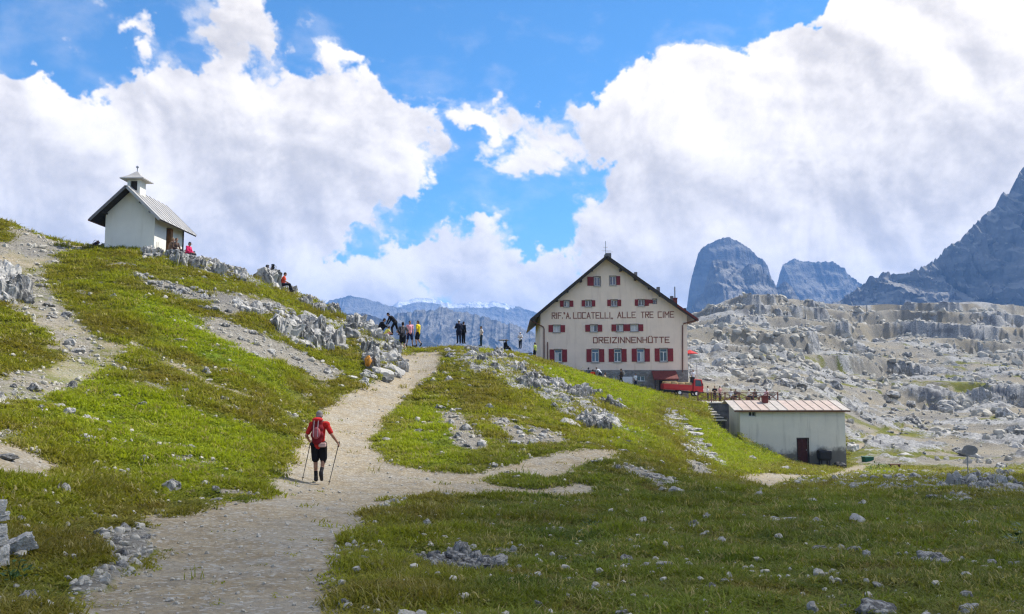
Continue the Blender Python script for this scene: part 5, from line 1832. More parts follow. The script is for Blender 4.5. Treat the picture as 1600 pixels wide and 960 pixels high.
def shed():
    Yf = 72.0
    O = W(1158, 722, Yf)
    root = empty('stone_shed', O, label='low white limewashed shed with pale sheet roof and a brown door', cat='shed')

    def L(px, py, dy=0.0):
        w = W(px, py, Yf + dy)
        return w.x - O.x, w.z - O.z
    uR = L(1321.5, 690)[0]; zT = L(1240, 642)[1]; D2 = 3.6
    a, b = L(1247, 722), L(1262.7, 685.5); c, d = L(1170, 651), L(1181, 643.5)
    door = (a[0], b[0], a[1] - .1, b[1]); win = (c[0], d[0], c[1], d[1])
    f = facade(MB(), [(0, -2), (uR, -2), (uR, zT), (0, zT)], [door, win])
    zr = L(1230, 625.8, 2.75)[1]
    for u in (0, uR):
        f.add([(u, 0, -2), (u, D2, -2), (u, D2, zT + .35), (u, 2.6, zr - .12), (u, 0, zT)], [(0, 1, 2, 3, 4)])
    f.add([(0, D2, -2), (uR, D2, -2), (uR, D2, zT + .35), (0, D2, zT + .35)], [(0, 1, 2, 3)])
    f.build('wall', M['shed'], root)
    dr = MB().box(door[0] + .03, door[1] - .03, .16, .22, door[2], door[3] - .03)
    for k in range(4):
        x0 = door[0] + .03 + (door[1] - door[0] - .06) * k / 4
        dr.box(x0 + .012, x0 + (door[1] - door[0] - .06) / 4 - .012, .145, .16, door[2], door[3] - .03)
    dd = dr.build('door', mat_plain('dark_red_brown_door', (.075, .022, .016), .7, .2, 5), root)
    MB().box(door[1] - .16, door[1] - .10, .10, .145, .95, 1.07).build('handle', M['steel'], dd)
    fr = MB()
    for x0, x1, z0, z1 in ((door[0] - .07, door[0], door[2], door[3] + .07), (door[1], door[1] + .07, door[2], door[3] + .07), (door[0], door[1], door[3], door[3] + .07)):
        fr.box(x0, x1, -.012, .10, z0, z1)
    fr.build('door_frame', M['darkwood'], root)
    window(root, *win, 0.0, 'glass', frame=.05, surround=False)
    # roof
    oh = .45
    zl = L(1240, 641.0, -oh)[1]
    uL, uRr = L(1147, 640, -oh)[0], L(1330, 641, -oh)[0]
    n = 13
    sl = (zr - zl) / (2.6 + oh)
    for sgn, y0, y1, z0, z1 in ((1, -oh, 2.6, zl, zr), (-1, D2 + oh, 2.6, zr - .32, zr)):
        for k in range(n):
            x0, x1 = uL + (uRr - uL) * k / n, uL + (uRr - uL) * (k + 1) / n
            def strip(xa, xb, lo, hi):
                return [(x, y, z + h) for h in (lo, hi) for (x, y, z) in ((xa, y0, z0), (xb, y0, z0), (xb, y1, z1), (xa, y1, z1))], [(3, 2, 1, 0), (4, 5, 6, 7), (0, 1, 5, 4), (1, 2, 6, 5), (2, 3, 7, 6), (3, 0, 4, 7)]
            b = MB().add(*strip(x0 + .006, x1 - .006, -.03, 0)).add(*strip(x1 - .035, x1 - .006, .0, .05))
            b.build('roof_panel', M['paleroof'] if k in (0, 4, 5, 12) else M['pinkroof'], root)
    MB().box(uL + .05, uRr - .05, -oh + .03, -oh + .13, zl - .17, zl - .045).build('fascia', M['brownwood'], root)
    for k in range(9):
        u = uL + .3 + (uRr - uL - .6) * k / 8
        MB().bar((u, -oh + .14, zl - .10), (u, 2.5, zr - .16), .09, .11).build('rafter', M['darkwood'], root)
    a, b = L(1190.5, 628, 2), L(1198.5, 622, 2)
    MB().box(a[0], b[0], 1.7, 2.15, a[1] - .6, b[1] + .16).box(a[0] - .04, b[0] + .04, 1.66, 2.19, b[1] + .12, b[1] + .20).build('chimney', M['reddark'], root)
    return O


SHED_O = shed()


def on_land(px, py, lo=0, hi=1e9):
    return pix(px, py, lo, hi)


# ---- terrace, retaining wall, stairs, railing
def terrace():
    Y0 = 80.0
    zt = W(1120, 630, Y0).z
    xL, xR = W(1108, 630, Y0).x, W(1210, 630, Y0).x
    w = MB().box(xL, xR, Y0, Y0 + .5, zt - 5.2, zt - .03)
    root = empty('terrace', (xL, Y0, zt - 5.2), label='shade-dark stone terrace wall with pale slab between the stairs and the shed', cat='terrace')
    o = w.build('retaining_wall', mat_plain('shade_wall_stone', (.10, .10, .105), .9, .4, 1.6, bump=.8), root)  # dark tone puts the shade below the terrace into the stone colour
    o.location = -root.location
    s = MB().box(W(1072, 630, Y0).x, xR + .3, Y0 - .12, Y0 + 9, zt - .028, zt + .06)
    o = s.build('slab', M['concrete'], root)
    o.location = -root.location
    # railing with crossed braces
    r = empty('railing', (W(1091, 630, Y0).x, Y0 + .1, zt + .06), label='reddish wooden railing with crossed braces along the terrace', cat='railing')
    xs = [W(p, 630, Y0).x - r.location.x for p in (1091, 1112, 1133.5, 1155.5, 1178, 1200, 1216)]
    hgt = W(1120, 614.5, Y0).z - zt
    for x in xs:
        MB().box(x - .05, x + .05, -.05, .05, 0, hgt + .04).build('post', M['rail'], r)
    for a, b in zip(xs, xs[1:]):
        MB().box(a + .051, b - .051, -.035, .035, hgt - .07, hgt).build('top_rail', M['rail'], r)
        MB().box(a + .051, b - .051, -.030, .030, .16, .22).build('bottom_rail', M['rail'], r)
        MB().bar((a + .06, -.045, .24), (b - .06, -.045, hgt - .1), .05, .06).build('brace', M['rail'], r)
        MB().bar((a + .06, .045, hgt - .1), (b - .06, .045, .24), .05, .06).build('brace', M['rail'], r)
    # stairs down to the shed
    p0, p1 = W(1093, 631, 79.6), W(1120, 656, 73.8)
    st = empty('stairs', p1, label='short flight of pale stone steps down from the terrace', cat='stairs')
    n = 7
    for k in range(n):
        t = k / (n - 1)
        c = p0.lerp(p1, t)
        hw = .42 + .12 * t
        z0 = c.z - .10
        MB().box(c.x - hw - p1.x + .03, c.x + hw + .2 - p1.x, c.y - .10 - p1.y, c.y + .86 - p1.y, c.z - 2.6 - p1.z, c.z - .104 - p1.z).build('riser', M['shadestone'], st)  # near-black backing colours in the shade between the treads
        q = MB().box(c.x - hw - p1.x, c.x + hw + .25 - p1.x, c.y - .46 - p1.y, c.y + .48 - p1.y, z0 - p1.z, c.z - p1.z)
        q.build('step', M['concrete'], st, .012)


terrace()


# ---- stepped trail below the terrace
def stepped_trail():
    ln = [(1034, 640), (1046, 650), (1060, 668), (1072, 684), (1088, 700), (1108, 716)]
    pts = [pix(*p, 25, 85) for p in ln]
    root = empty('stone_steps', pts[-1], label='rough flat stone steps climbing the bright green bank', cat='steps')
    for a, b in zip(pts, pts[1:]):
        for k in range(5):
            p = a.lerp(b, k / 5)
            p = Vector((p.x + rr.normal() * .25, p.y, float(ground_z(p.x, p.y))))
            rock_obj('step', SLABS, p, 1.05 * rr.uniform(.8, 1.3), rr.normal() * .3, .05, .34, root, (1.3, .7, .5))


stepped_trail()


# ---- red truck
def truck():
    p = pix(1062, 619, 70, 100)
    c = W(1067, 618.5, 86.0)
    z = W(1067, 618.5, 86.0).z
    root = empty('flatbed_truck', (c.x, 86.0, z), R(0), label='small red flatbed truck loaded with tan sacks beside the refuge', cat='truck')
    root.rotation_euler = (0, R(3.2), 0)
    Lh = 2.05
    wr = .29
    MB().box(-Lh, Lh - .15, .25, 1.35, wr + .02, wr + .2).build('chassis', M['black'], root)
    bed = MB().box(-Lh, .98, -.02, 1.62, wr + .26, wr + .34)
    for a in (-.05, 1.60):
        bed.box(-Lh, .98, a, a + .05, wr + .345, wr + .86)
    bed.box(-Lh - .02, -Lh + .04, .001, 1.599, wr + .345, wr + .86).box(.92, .985, .001, 1.599, wr + .345, wr + 1.05)
    b = bed.build('bed', M['truckred'], root, .01)
    for k in range(4):
        x = -Lh + .08 + k * .74
        MB().box(x, x + .7, .08, 1.5, wr + .35, wr + 1.08 + .05 * (k % 2)).build('sack', M['hay'], root, .07, True)
    cab = [(1.06, wr + .2), (2.12, wr + .2), (2.14, wr + .72), (1.92, wr + 1.50), (1.08, wr + 1.52)]
    cb = MB().prism(cab, .02, 1.56).build('cab', M['truckred'], root, .05)
    MB().add([(x, y, z_) for y in (-.004, .012) for x, z_ in ((1.26, wr + .78), (1.94, wr + .78), (1.80, wr + 1.38), (1.26, wr + 1.40))], [(0, 1, 2, 3), (7, 6, 5, 4), (0, 4, 5, 1), (1, 5, 6, 2), (2, 6, 7, 3), (3, 7, 4, 0)]).build('side_window', M['glass'], root)
    MB().add([(x + .012, y, z_) for x, z_ in ((2.13, wr + .78), (1.95, wr + 1.42)) for y in (.12, 1.46)], [(0, 1, 3, 2)]).build('windscreen', M['glass'], root)
    MB().box(2.12, 2.22, .0, 1.58, wr + .08, wr + .24).build('bumper', M['black'], root, .02)
    for y in (.22, 1.3):
        MB().cyl((2.16, y, wr + .42), (1, 0, 0), .09, .05, 10).build('headlight', M['white'], root)
    MB().box(1.98, 2.04, -.16, -.03, wr + .85, wr + 1.1).build('mirror', M['black'], root)
    for x in (-.35, 1.42):
        for y in (.02, 1.54):
            w = MB().cyl((x, y, wr), (0, 1, 0), wr, .2, 18).build('wheel', M['tyre'], root, .02)
            MB().cyl((x, y - .005, wr), (0, 1, 0), wr * .58, .215, 14).build('rim', M['white'], w)
    MB().box(1.02, 1.12, .1, 1.5, wr + 1.0, wr + 1.72).build('rack', M['black'], root)


truck()


# ---- small things round the huts
def small_things():
    p = W(1272, 731, 70.5)
    g = lambda px, py, Y: Vector((W(px, py, Y).x, Y, W(px, py, Y).z))
    o = g(1288.5, 731, 71.0)
    t = empty('water_tank', o, label='black tapered water tank on a dark stand before the shed wall', cat='tank')
    tk = MB()
    lv = [(.42, .62), (.50, .80), (.52, 1.35), (.48, 1.48), (.30, 1.52)]
    vs = [(x * r0, y * r0 * .8, z) for r0, z in lv for x, y in ((-1, -1), (1, -1), (1, 1), (-1, 1))]
    tk.add(vs, [(0, 3, 2, 1)] + [(j * 4 + i, j * 4 + (i + 1) % 4, (j + 1) * 4 + (i + 1) % 4, (j + 1) * 4 + i) for j in range(len(lv) - 1) for i in range(4)] + [(16, 17, 18, 19)]).build('tank_body', M['black'], t, .03)
    for x in (-.34, .34):
        for y in (-.26, .26):
            MB().box(x - .05, x + .05, y - .05, y + .05, -.4, .62).build('leg', M['black'], t)
    MB().bar((-.36, -.31, .3), (.36, -.31, .3), .05).build('crossbar', M['black'], t)
    for px, py, wd, hh, lab in ((1273, 731, 1.1, .55, 'low black tarpaulin heap left of the water tank'), (1311, 729, 1.25, .55, 'low black tarpaulin heap right of the water tank')):
        o = g(px, py, 71.2)
        me = rock_mesh('tarpaulin', 400 + px, 'block', 3, M['tarp'])
        ob = link(bpy.data.objects.new('tarpaulin', me))
        ob.location = (o.x, o.y, o.z + hh * .25); ob.scale = (wd, .8, hh * 1.5)
        tag(ob, lab, 'tarpaulin')
    o = on_land(1356, 724, 60, 100)
    b = empty('plastic_bin', (o.x, o.y, o.z), R(12), label='dark green plastic box in the grass right of the shed', cat='box')
    MB().prism([(-.42, 0), (.42, 0), (.47, .55), (-.47, .55)], -.3, .3).build('bin_body', M['green'], b, .02)
    MB().box(-.50, .50, -.34, .34, .552, .62).build('lid', M['green'], b, .02)
    o = on_land(1398, 733, 55, 100)
    b = empty('plank_bench', (o.x, o.y, o.z), label='low brown plank bench right of the green grass patch', cat='bench')
    MB().box(-.45, .45, -.16, .16, .34, .40).build('seat', M['brownwood'], b)
    for x in (-.36, .36):
        MB().box(x - .04, x + .04, -.14, .14, -.2, .34).build('leg', M['brownwood'], b)
    # signboard on the far brow of the meadow
    o = on_land(1513, 748, 30, 60)
    sc = o.y / FPX * .9
    b = empty('signboard', o, label='grey signboard with cut corners on a thin metal post', cat='sign')
    MB().tube([(0, 0, -.3), (0, 0, 57 * sc)], .028, 8).build('post', M['steel'], b)
    q = [(-9, 43), (-9, 49), (-5, 55), (3, 57), (13, 55), (18, 50), (17, 44), (10, 40), (-4, 40)]
    MB().prism([(x * sc, z * sc) for x, z in q], -.065, -.03).build('board', M['signgrey'], b, .006)
    for z in (44, 53):
        MB().box(-.05, .05, -.031, .034, z * sc - .02, z * sc + .02).build('clamp', M['steel'], b)
    # pole beside the refuge, parasols and tent
    o = W(1089.5, 604, 87.5)
    pl = MB().tube([(0, 0, -1), (0, 0, W(1089.5, 568, 87.5).z - o.z)], .05, 8).build('pole', M['concrete'], None, loc=o)
    tag(pl, 'pale bare pole standing behind the red truck', 'pole')
    o = W(1078, 556, 97.0)
    b = empty('parasol', (o.x, o.y, o.z - 1.6), label='red parasol peeping out right of the refuge wall', cat='parasol')
    MB().tube([(0, 0, -.8), (0, 0, 2.2)], .03, 6).build('pole', M['steel'], b)
    n = 8
    vs = [(0, 0, 2.3)] + [(1.0 * math.cos(2 * math.pi * k / n), 1.0 * math.sin(2 * math.pi * k / n), 1.85) for k in range(n)]
    MB().add(vs + [(x, y, z - .03) for x, y, z in vs], [(0, 1 + k, 1 + (k + 1) % n) for k in range(n)] + [(n + 1, n + 2 + (k + 1) % n, n + 2 + k) for k in range(n)] + [(1 + k, n + 2 + k, n + 2 + (k + 1) % n, 1 + (k + 1) % n) for k in range(n)]).build('canopy', M['redcloth'], b)
    o = W(819, 556, 86.0)
    b = empty('tent', (o.x, o.y, o.z), label='blue grey pointed tent roof left of the refuge', cat='tent')
    hw, pk = W(831, 550, 86).x - o.x, W(812, 543, 86).z - o.z
    ev = .25
    vs = [(-hw, -hw, ev), (hw * 1.05, -hw, ev), (hw * 1.05, hw, ev), (-hw, hw, ev), (-hw * .5, 0, pk)]
    MB().add(vs + [(x, y, z - .04) for x, y, z in vs], [(0, 1, 4), (1, 2, 4), (2, 3, 4), (3, 0, 4), (6, 5, 9), (7, 6, 9), (8, 7, 9), (5, 8, 9), (0, 5, 6, 1), (1, 6, 7, 2), (2, 7, 8, 3), (3, 8, 5, 0)]).build('canvas', M['tent'], b)
    for x, y in ((-hw, -hw), (hw, -hw), (hw, hw), (-hw, hw)):
        MB().tube([(x * .98, y * .98, -1.2), (x * .98, y * .98, ev)], .03, 6).build('pole', M['steel'], b)
    o = W(787, 549, 74.0)
    gz = float(ground_z(o.x, 74.0))
    b = empty('parasol', (o.x, 74.0, gz), label='flat dark parasol spread over a seated dark figure on the knoll', cat='parasol')
    top = W(787, 532, 74.0).z - gz
    MB().tube([(0, 0, -.3), (0, 0, top)], .03, 6).build('pole', M['steel'], b)
    MB().tube([(0, 0, top - .02), (0, 0, top + .03), (0, 0, top + .10)], [.5, .5, .05], 10).build('canopy', M['slate'], b)


small_things()


# ------------------------------------------------------------------ people
def capsule(mb, a, b, ra, rb, n=10):
    """tapered limb with rounded ends"""
    a, b = Vector(a), Vector(b)
    d = (b - a)
    d = d.normalized() if d.length > 1e-6 else Vector((0, 0, 1))
    pts, rs = [], []
    for t in (-1, -.8, -.4, 0):
        pts.append(a + d * ra * t); rs.append(ra * math.sqrt(max(1 - t * t, .001)))
    for t in (0, .4, .8, 1):
        pts.append(b + d * rb * t); rs.append(rb * math.sqrt(max(1 - t * t, .001)))
    mb.tube(pts, rs, n)


def ellipsoid(mb, c, r, n=12, m=8, rot=None):
    c = Vector(c)
    o = len(mb.v)
    vs = []
    for j in range(1, m):
        t = math.pi * j / m
        for k in range(n):
            p = 2 * math.pi * k / n
            v = Vector((r[0] * math.sin(t) * math.cos(p), r[1] * math.sin(t) * math.sin(p), r[2] * math.cos(t)))
            if rot is not None: v = rot @ v
            vs.append(c + v)
    top, bot = Vector((0, 0, r[2])), Vector((0, 0, -r[2]))
    if rot is not None: top, bot = rot @ top, rot @ bot
    vs += [c + top, c + bot]
    fs = []
    for j in range(m - 2):
        for k in range(n):
            a, b = j * n + k, j * n + (k + 1) % n
            fs.append((a, a + n, b + n, b))
    T, B = n * (m - 1), n * (m - 1) + 1
    for k in range(n):
        fs.append((T, k, (k + 1) % n))
        q = (m - 2) * n
        fs.append((B, q + (k + 1) % n, q + k))
    mb.add(vs, fs)


def fused(mb, name, mat, parent, voxel, smooth=4):
    """one continuous surface grown over the shapes"""
    o = mb.build(name, mat, parent, smooth=True)
    r = o.modifiers.new('fuse', 'REMESH'); r.mode = 'VOXEL'; r.voxel_size = voxel; r.use_smooth_shade = True
    s = o.modifiers.new('soften', 'SMOOTH'); s.factor = .5; s.iterations = smooth
    return o


_pm = {}


def cloth(col, skin=False):
    k = tuple(col)
    if k not in _pm:
        _pm[k] = mat_plain('skin_tone' if skin else 'woven_cloth', col, .6 if skin else .85, .14, 9, spec=.25 if skin else .12)
    return _pm[k]


SKIN = (.42, .24, .16)


def pose(kind, **k):
    """joint positions of a 1.75 m figure looking along +Y, standing point at the origin"""
    J = dict(pelvis=(0, 0, .93), waist=(0, 0, 1.05), chest=(0, .0, 1.30), neck=(0, -.01, 1.47), head=(0, .02, 1.62), look=(0, 1, 0),
             shL=(-.18, 0, 1.40), elL=(-.24, -.02, 1.12), haL=(-.24, .06, .86), shR=(.18, 0, 1.40), elR=(.24, -.02, 1.12), haR=(.24, .06, .86),
             hipL=(-.095, 0, .90), knL=(-.10, .02, .49), anL=(-.10, 0, .09), toL=(-.12, .17, .035), hipR=(.095, 0, .90), knR=(.10, .02, .49), anR=(.10, 0, .09), toR=(.12, .17, .035))
    if kind == 'walk':
        J.update(knL=(-.10, .10, .50), anL=(-.10, .06, .09), toL=(-.11, .24, .035), knR=(.10, .06, .50), anR=(.09, -.20, .19), toR=(.09, -.09, .05))
    if kind == 'stride':
        J.update(knL=(-.09, .20, .52), anL=(-.09, .30, .10), toL=(-.09, .46, .06), knR=(.09, -.08, .50), anR=(.09, -.36, .18), toR=(.09, -.28, .03),
                 elL=(-.24, -.12, 1.14), haL=(-.22, -.02, .92), elR=(.24, .06, 1.13), haR=(.20, .22, .98))
    if kind == 'wide':
        J.update(knL=(-.16, .04, .48), anL=(-.22, 0, .09), toL=(-.26, .15, .035), knR=(.16, .02, .48), anR=(.22, -.03, .09), toR=(.27, .12, .035))
    if kind == 'fold':                                     # standing with hands before the chest
        J.update(elL=(-.27, .05, 1.14), haL=(-.06, .24, 1.20), elR=(.27, .05, 1.14), haR=(.06, .24, 1.22))
    if kind == 'hip':
        J.update(elL=(-.36, -.04, 1.17), haL=(-.19, .08, 1.02), elR=(.36, -.04, 1.17), haR=(.19, .08, 1.02))
    if kind == 'sit':                                      # on a rock, origin is the seat
        J.update(pelvis=(0, 0, .10), waist=(0, -.01, .22), chest=(0, .05, .46), neck=(0, .08, .63), head=(0, .13, .77), shL=(-.18, .06, .56), shR=(.18, .06, .56),
                 elL=(-.25, .14, .30), haL=(-.12, .34, .22), elR=(.25, .14, .30), haR=(.12, .34, .22),
                 hipL=(-.10, .02, .09), knL=(-.13, .42, .14), anL=(-.12, .48, -.28), toL=(-.13, .64, -.33), hipR=(.10, .02, .09), knR=(.13, .44, .10), anR=(.13, .60, -.28), toR=(.14, .76, -.32))
    if kind == 'squat':
        J.update(pelvis=(0, -.08, .30), waist=(0, -.04, .40), chest=(0, .10, .62), neck=(0, .20, .76), head=(0, .27, .88), shL=(-.18, .14, .70), shR=(.18, .14, .70),
                 elL=(-.24, .30, .50), haL=(-.10, .48, .42), elR=(.24, .30, .50), haR=(.10, .48, .42),
                 hipL=(-.11, -.06, .28), knL=(-.17, .30, .46), anL=(-.12, .06, .09), toL=(-.14, .22, .035), hipR=(.11, -.06, .28), knR=(.17, .30, .46), anR=(.12, .06, .09), toR=(.14, .22, .035))
    if kind == 'bend':
        J.update(pelvis=(0, -.12, .88), waist=(0, -.04, .98), chest=(0, .18, 1.20), neck=(0, .30, 1.31), head=(0, .40, 1.42), shL=(-.18, .24, 1.25), shR=(.18, .24, 1.25),
                 elL=(-.24, .34, .99), haL=(-.16, .46, .76), elR=(.24, .34, .99), haR=(.16, .46, .76), hipL=(-.1, -.10, .86), hipR=(.1, -.10, .86),
                 knL=(-.12, .10, .50), anL=(-.14, .04, .09), toL=(-.15, .2, .035), knR=(.12, -.20, .48), anR=(.14, -.42, .12), toR=(.15, -.27, .035))
    for a, v in k.items(): J[a] = v
    return {a: Vector(v) for a, v in J.items()}


def person(loc, rz, J, label, shirt, legs, hair=(.05, .035, .025), cap=None, shorts=False, sleeves='short', shoes=(.05, .045, .04), skin=SKIN, scale=1.0, voxel=.016, group=None, slim=1.0, sleevecol=None, tilt=0):
    root = empty('person', loc, rz, label=label, cat='person', group=group)
    root.scale = (scale,) * 3
    if tilt: root.rotation_euler = (0, tilt, rz)
    b = MB()
    w = slim
    # body
    capsule(b, J['pelvis'], J['waist'], .135 * w, .125 * w); capsule(b, J['waist'], J['chest'], .125 * w, .145 * w)
    capsule(b, J['shL'], J['shR'], .075, .075); capsule(b, J['chest'], J['neck'], .13 * w, .06)
    capsule(b, J['neck'] - Vector((0, 0, .04)), J['head'] - Vector((0, 0, .04)), .055, .055)
    fw = Vector(J['look']).normalized()
    up = (J['head'] - J['neck']).normalized()
    side = fw.cross(up).normalized()
    fw = up.cross(side)
    Rm = Matrix((side, fw, up)).transposed()
    hd = J['head']
    ellipsoid(b, hd + up * .02, (.076, .096, .112), rot=Rm)
    ellipsoid(b, hd + fw * .03 - up * .05, (.055, .062, .062), rot=Rm)
    capsule(b, hd + fw * .088 + up * .012, hd + fw * .105 - up * .018, .010, .015, 6)
    for s in (-1, 1):
        ellipsoid(b, hd + side * (s * .078) - up * .005 - fw * .01, (.012, .022, .032), 8, 6, Rm)
    for s, S_ in (('L', -1), ('R', 1)):
        capsule(b, J['sh' + s], J['el' + s], .052, .040); capsule(b, J['el' + s], J['ha' + s], .040, .026)
        d = (J['ha' + s] - J['el' + s]).normalized()
        q = Vector((S_, 0, 0)); q = (q - d * q.dot(d)).normalized()
        nrm = d.cross(q)
        palm = J['ha' + s] + d * .045
        ellipsoid(b, palm, (.030, .014, .05), 8, 6, Matrix((nrm, q, d)).transposed())
        for k, (o, l) in enumerate(((-.026, .062), (-.009, .072), (.009, .068), (.026, .054))):
            base = palm + d * .035 + nrm * o
            mid = base + d * l * .5 - q * .012
            capsule(b, base, mid, .0095, .009, 6); capsule(b, mid, mid + d * l * .35 - q * .030, .009, .0075, 6)
        tb = palm - d * .02 + nrm * .028
        capsule(b, tb, tb + nrm * .022 + d * .035 - q * .01, .011, .010, 6); capsule(b, tb + nrm * .022 + d * .035 - q * .01, tb + nrm * .018 + d * .062 - q * .02, .010, .008, 6)
        capsule(b, J['hip' + s], J['kn' + s], .085 * w, .056); capsule(b, J['kn' + s], J['an' + s], .056, .038)
        calf = J['kn' + s].lerp(J['an' + s], .32)
        ellipsoid(b, calf - Vector((0, .015, 0)), (.052, .056, .10), 8, 6)
        capsule(b, J['an' + s] - Vector((0, 0, .03)), J['to' + s], .042, .034)
    body = fused(b, 'body', cloth(skin, True), root, voxel)
    # clothes follow the body
    t = MB()
    g = .014
    capsule(t, J['pelvis'] + Vector((0, 0, .0)), J['waist'], .135 * w + g, .128 * w + g); capsule(t, J['waist'], J['chest'], .128 * w + g, .148 * w + g)
    capsule(t, J['shL'], J['shR'], .075 + g, .075 + g); capsule(t, J['chest'], J['neck'] - Vector((0, 0, .03)), .13 * w + g, .062 + g * .5)
    for s in 'LR':
        e = J['sh' + s].lerp(J['el' + s], .72) if sleeves == 'short' else J['el' + s]
        capsule(t, J['sh' + s], e, .056 + g, .048 + g)
        if sleeves == 'long':
            capsule(t, J['el' + s], J['el' + s].lerp(J['ha' + s], .92), .044 + g, .032 + g)
    fused(t, 'jacket' if sleeves == 'long' else 'shirt', cloth(shirt), root, voxel)
    p = MB()
    g = .018
    capsule(p, J['hipL'], J['hipR'], .095 * w + g, .095 * w + g); capsule(p, J['pelvis'], J['pelvis'].lerp(J['waist'], .5), .13 * w + g, .12 * w + g)
    for s in 'LR':
        if shorts:
            capsule(p, J['hip' + s], J['hip' + s].lerp(J['kn' + s], .86), .092 * w + g, .078 + g)
        else:
            capsule(p, J['hip' + s], J['kn' + s], .088 * w + g, .060 + g); capsule(p, J['kn' + s], J['kn' + s].lerp(J['an' + s], .92), .060 + g, .046 + g)
    fused(p, 'shorts' if shorts else 'trousers', cloth(legs), root, voxel)
    for s in 'LR':
        f = MB()
        capsule(f, J['an' + s] + Vector((0, 0, .03)), J['an' + s] - Vector((0, 0, .035)), .052, .054)
        capsule(f, J['an' + s] - Vector((0, 0, .04)), J['to' + s], .052, .042)
        fused(f, 'boot', cloth(shoes), root, voxel, 2)
    h = MB()
    ellipsoid(h, hd + up * .045 - fw * .018, (.086, .098, .094), rot=Rm)
    if cap is None:
        ellipsoid(h, hd - fw * .045 - up * .01, (.076, .062, .085), rot=Rm)
        h.build('hair', cloth(hair), root, smooth=True)
    else:
        h.build('cap', cloth(cap), root, smooth=True)
        br = MB()
        ellipsoid(br, hd + up * .035 + fw * .105, (.062, .055, .010), 10, 6, Rm)
        br.build('cap_peak', cloth(cap), root, smooth=True)
        hh = MB()
        ellipsoid(hh, hd - fw * .045 - up * .015, (.078, .060, .075), rot=Rm)
        hh.build('hair', cloth(hair), root, smooth=True)
    for s in (-1, 1):
        e = MB()
        ellipsoid(e, hd + side * (s * .031) + fw * .089 + up * .022, (.013, .008, .008), 6, 5, Rm)
        e.build('eye', cloth((.02, .015, .012)), root, smooth=True)
    m_ = MB()
    ellipsoid(m_, hd + fw * .089 - up * .055, (.024, .008, .006), 6, 5, Rm)
    m_.build('mouth', cloth((.28, .09, .08)), root, smooth=True)
    return root


def rucksack(loc, rz, label, col, col2=None, s=1.0, tilt=0.0, pocket=None):
    r = empty('rucksack', loc, rz, label=label, cat='rucksack')
    r.rotation_euler = (tilt, 0, rz)
    r.scale = (s,) * 3
    b = MB()
    for z, rx, ry in ((.05, .12, .08), (.16, .15, .11), (.30, .145, .11), (.42, .12, .09)):
        ellipsoid(b, (0, 0, z), (rx, ry, .11), 12, 8)
    fused(b, 'bag', cloth(col), r, .018)
    l = MB(); ellipsoid(l, (0, -.01, .49), (.125, .105, .055), 12, 7); l.build('top_lid', cloth(col2 or col), r, smooth=True)
    p = MB(); ellipsoid(p, (0, -.095, .20), (.095, .05, .13), 12, 8); p.build('pocket', cloth(pocket or col2 or col), r, smooth=True)
    for sx in (-1, 1):
        MB().tube([(sx * .075, .09, .44), (sx * .09, .15, .46), (sx * .095, .19, .36), (sx * .095, .15, .20), (sx * .09, .09, .08)], .014, 6).build('strap', cloth((.04, .04, .045)), r)
    for sx in (-.045, .045):
        MB().tube([(sx, -.125, .47), (sx, -.152, .30), (sx, -.14, .12)], .007, 5).build('compression_strap', cloth((.55, .45, .45)), r)
    return r


# ---- the walker on the path
feet = pix(497, 753, 15, 30)
HS = 1.0
JH = pose('walk', elL=(-.30, -.06, 1.13), haL=(-.26, .12, .98), elR=(.34, -.05, 1.14), haR=(.44, .10, .95), head=(-.01, .05, 1.61), look=(0, 1, -.35), neck=(0, .0, 1.47),
          knR=(.11, .05, .52), anR=(.10, -.13, .22), toR=(.10, -.05, .06), knL=(-.09, .07, .50), anL=(-.06, .03, .09), toL=(-.08, .19, .035))
hk = person(feet, 0.0, JH, 'walker in red shirt and black shorts with two trekking poles seen from behind', (.52, .028, .022), (.012, .012, .014), hair=(.25, .23, .21), cap=(.24, .22, .20), shorts=True, shoes=(.04, .036, .034), skin=(.36, .19, .12), voxel=.0085, scale=1.0)
# dark socks and a knee brace
for s, c in (('L', (.015, .015, .017)), ('R', (.03, .028, .03))):
    k = MB(); capsule(k, JH['an' + s].lerp(JH['kn' + s], .38), JH['an' + s] + Vector((0, 0, .02)), .050, .047); fused(k, 'sock', cloth(c), hk, .009, 2)
k = MB(); capsule(k, JH['hipR'].lerp(JH['knR'], .75), JH['knR'].lerp(JH['anR'], .12), .083, .066); fused(k, 'knee_brace', cloth((.014, .014, .016)), hk, .010, 2)
rucksack(feet + Vector((0, -.215, .98)), 0.0, 'red rucksack worn by the walker with trekking poles', (.20, .016, .022), (.55, .03, .03), 1.12, -.05, (.40, .10, .11))
bb = MB(); bb.box(-.09, .09, -.05, .05, 0, .11)
o = bb.build('hip_pouch', cloth((.55, .36, .32)), None, .02)
o.location = feet + Vector((.13, -.19, .86)); tag(o, 'small pink pouch hanging below the red rucksack', 'pouch')
for s, foot in (('L', (-.34, -.20)), ('R', (.30, -.16))):
    hnd = JH['ha' + s] + (JH['ha' + s] - JH['el' + s]).normalized() * .06
    gx, gy = feet.x + foot[0], feet.y + foot[1]
    gz = float(ground_z(gx, gy))
    A = feet + hnd; B = Vector((gx, gy, gz - .02))
    d = (A - B).normalized()
    r = empty('trekking_pole', B, label='dark trekking pole in the %s hand of the walker in red' % ('left' if s == 'L' else 'right'), cat='trekking pole')
    l = (A - B).length
    MB().tube([d * .0, d * l], [.008, .011], 8).build('shaft', M['black'], r)
    MB().tube([d * (l - .07), d * (l + .02), d * (l + .07)], [.017, .020, .014], 8).build('grip', cloth((.02, .02, .02)), r)
    MB().tube([d * .07, d * .08], [.03, .03], 8).build('basket', M['black'], r)

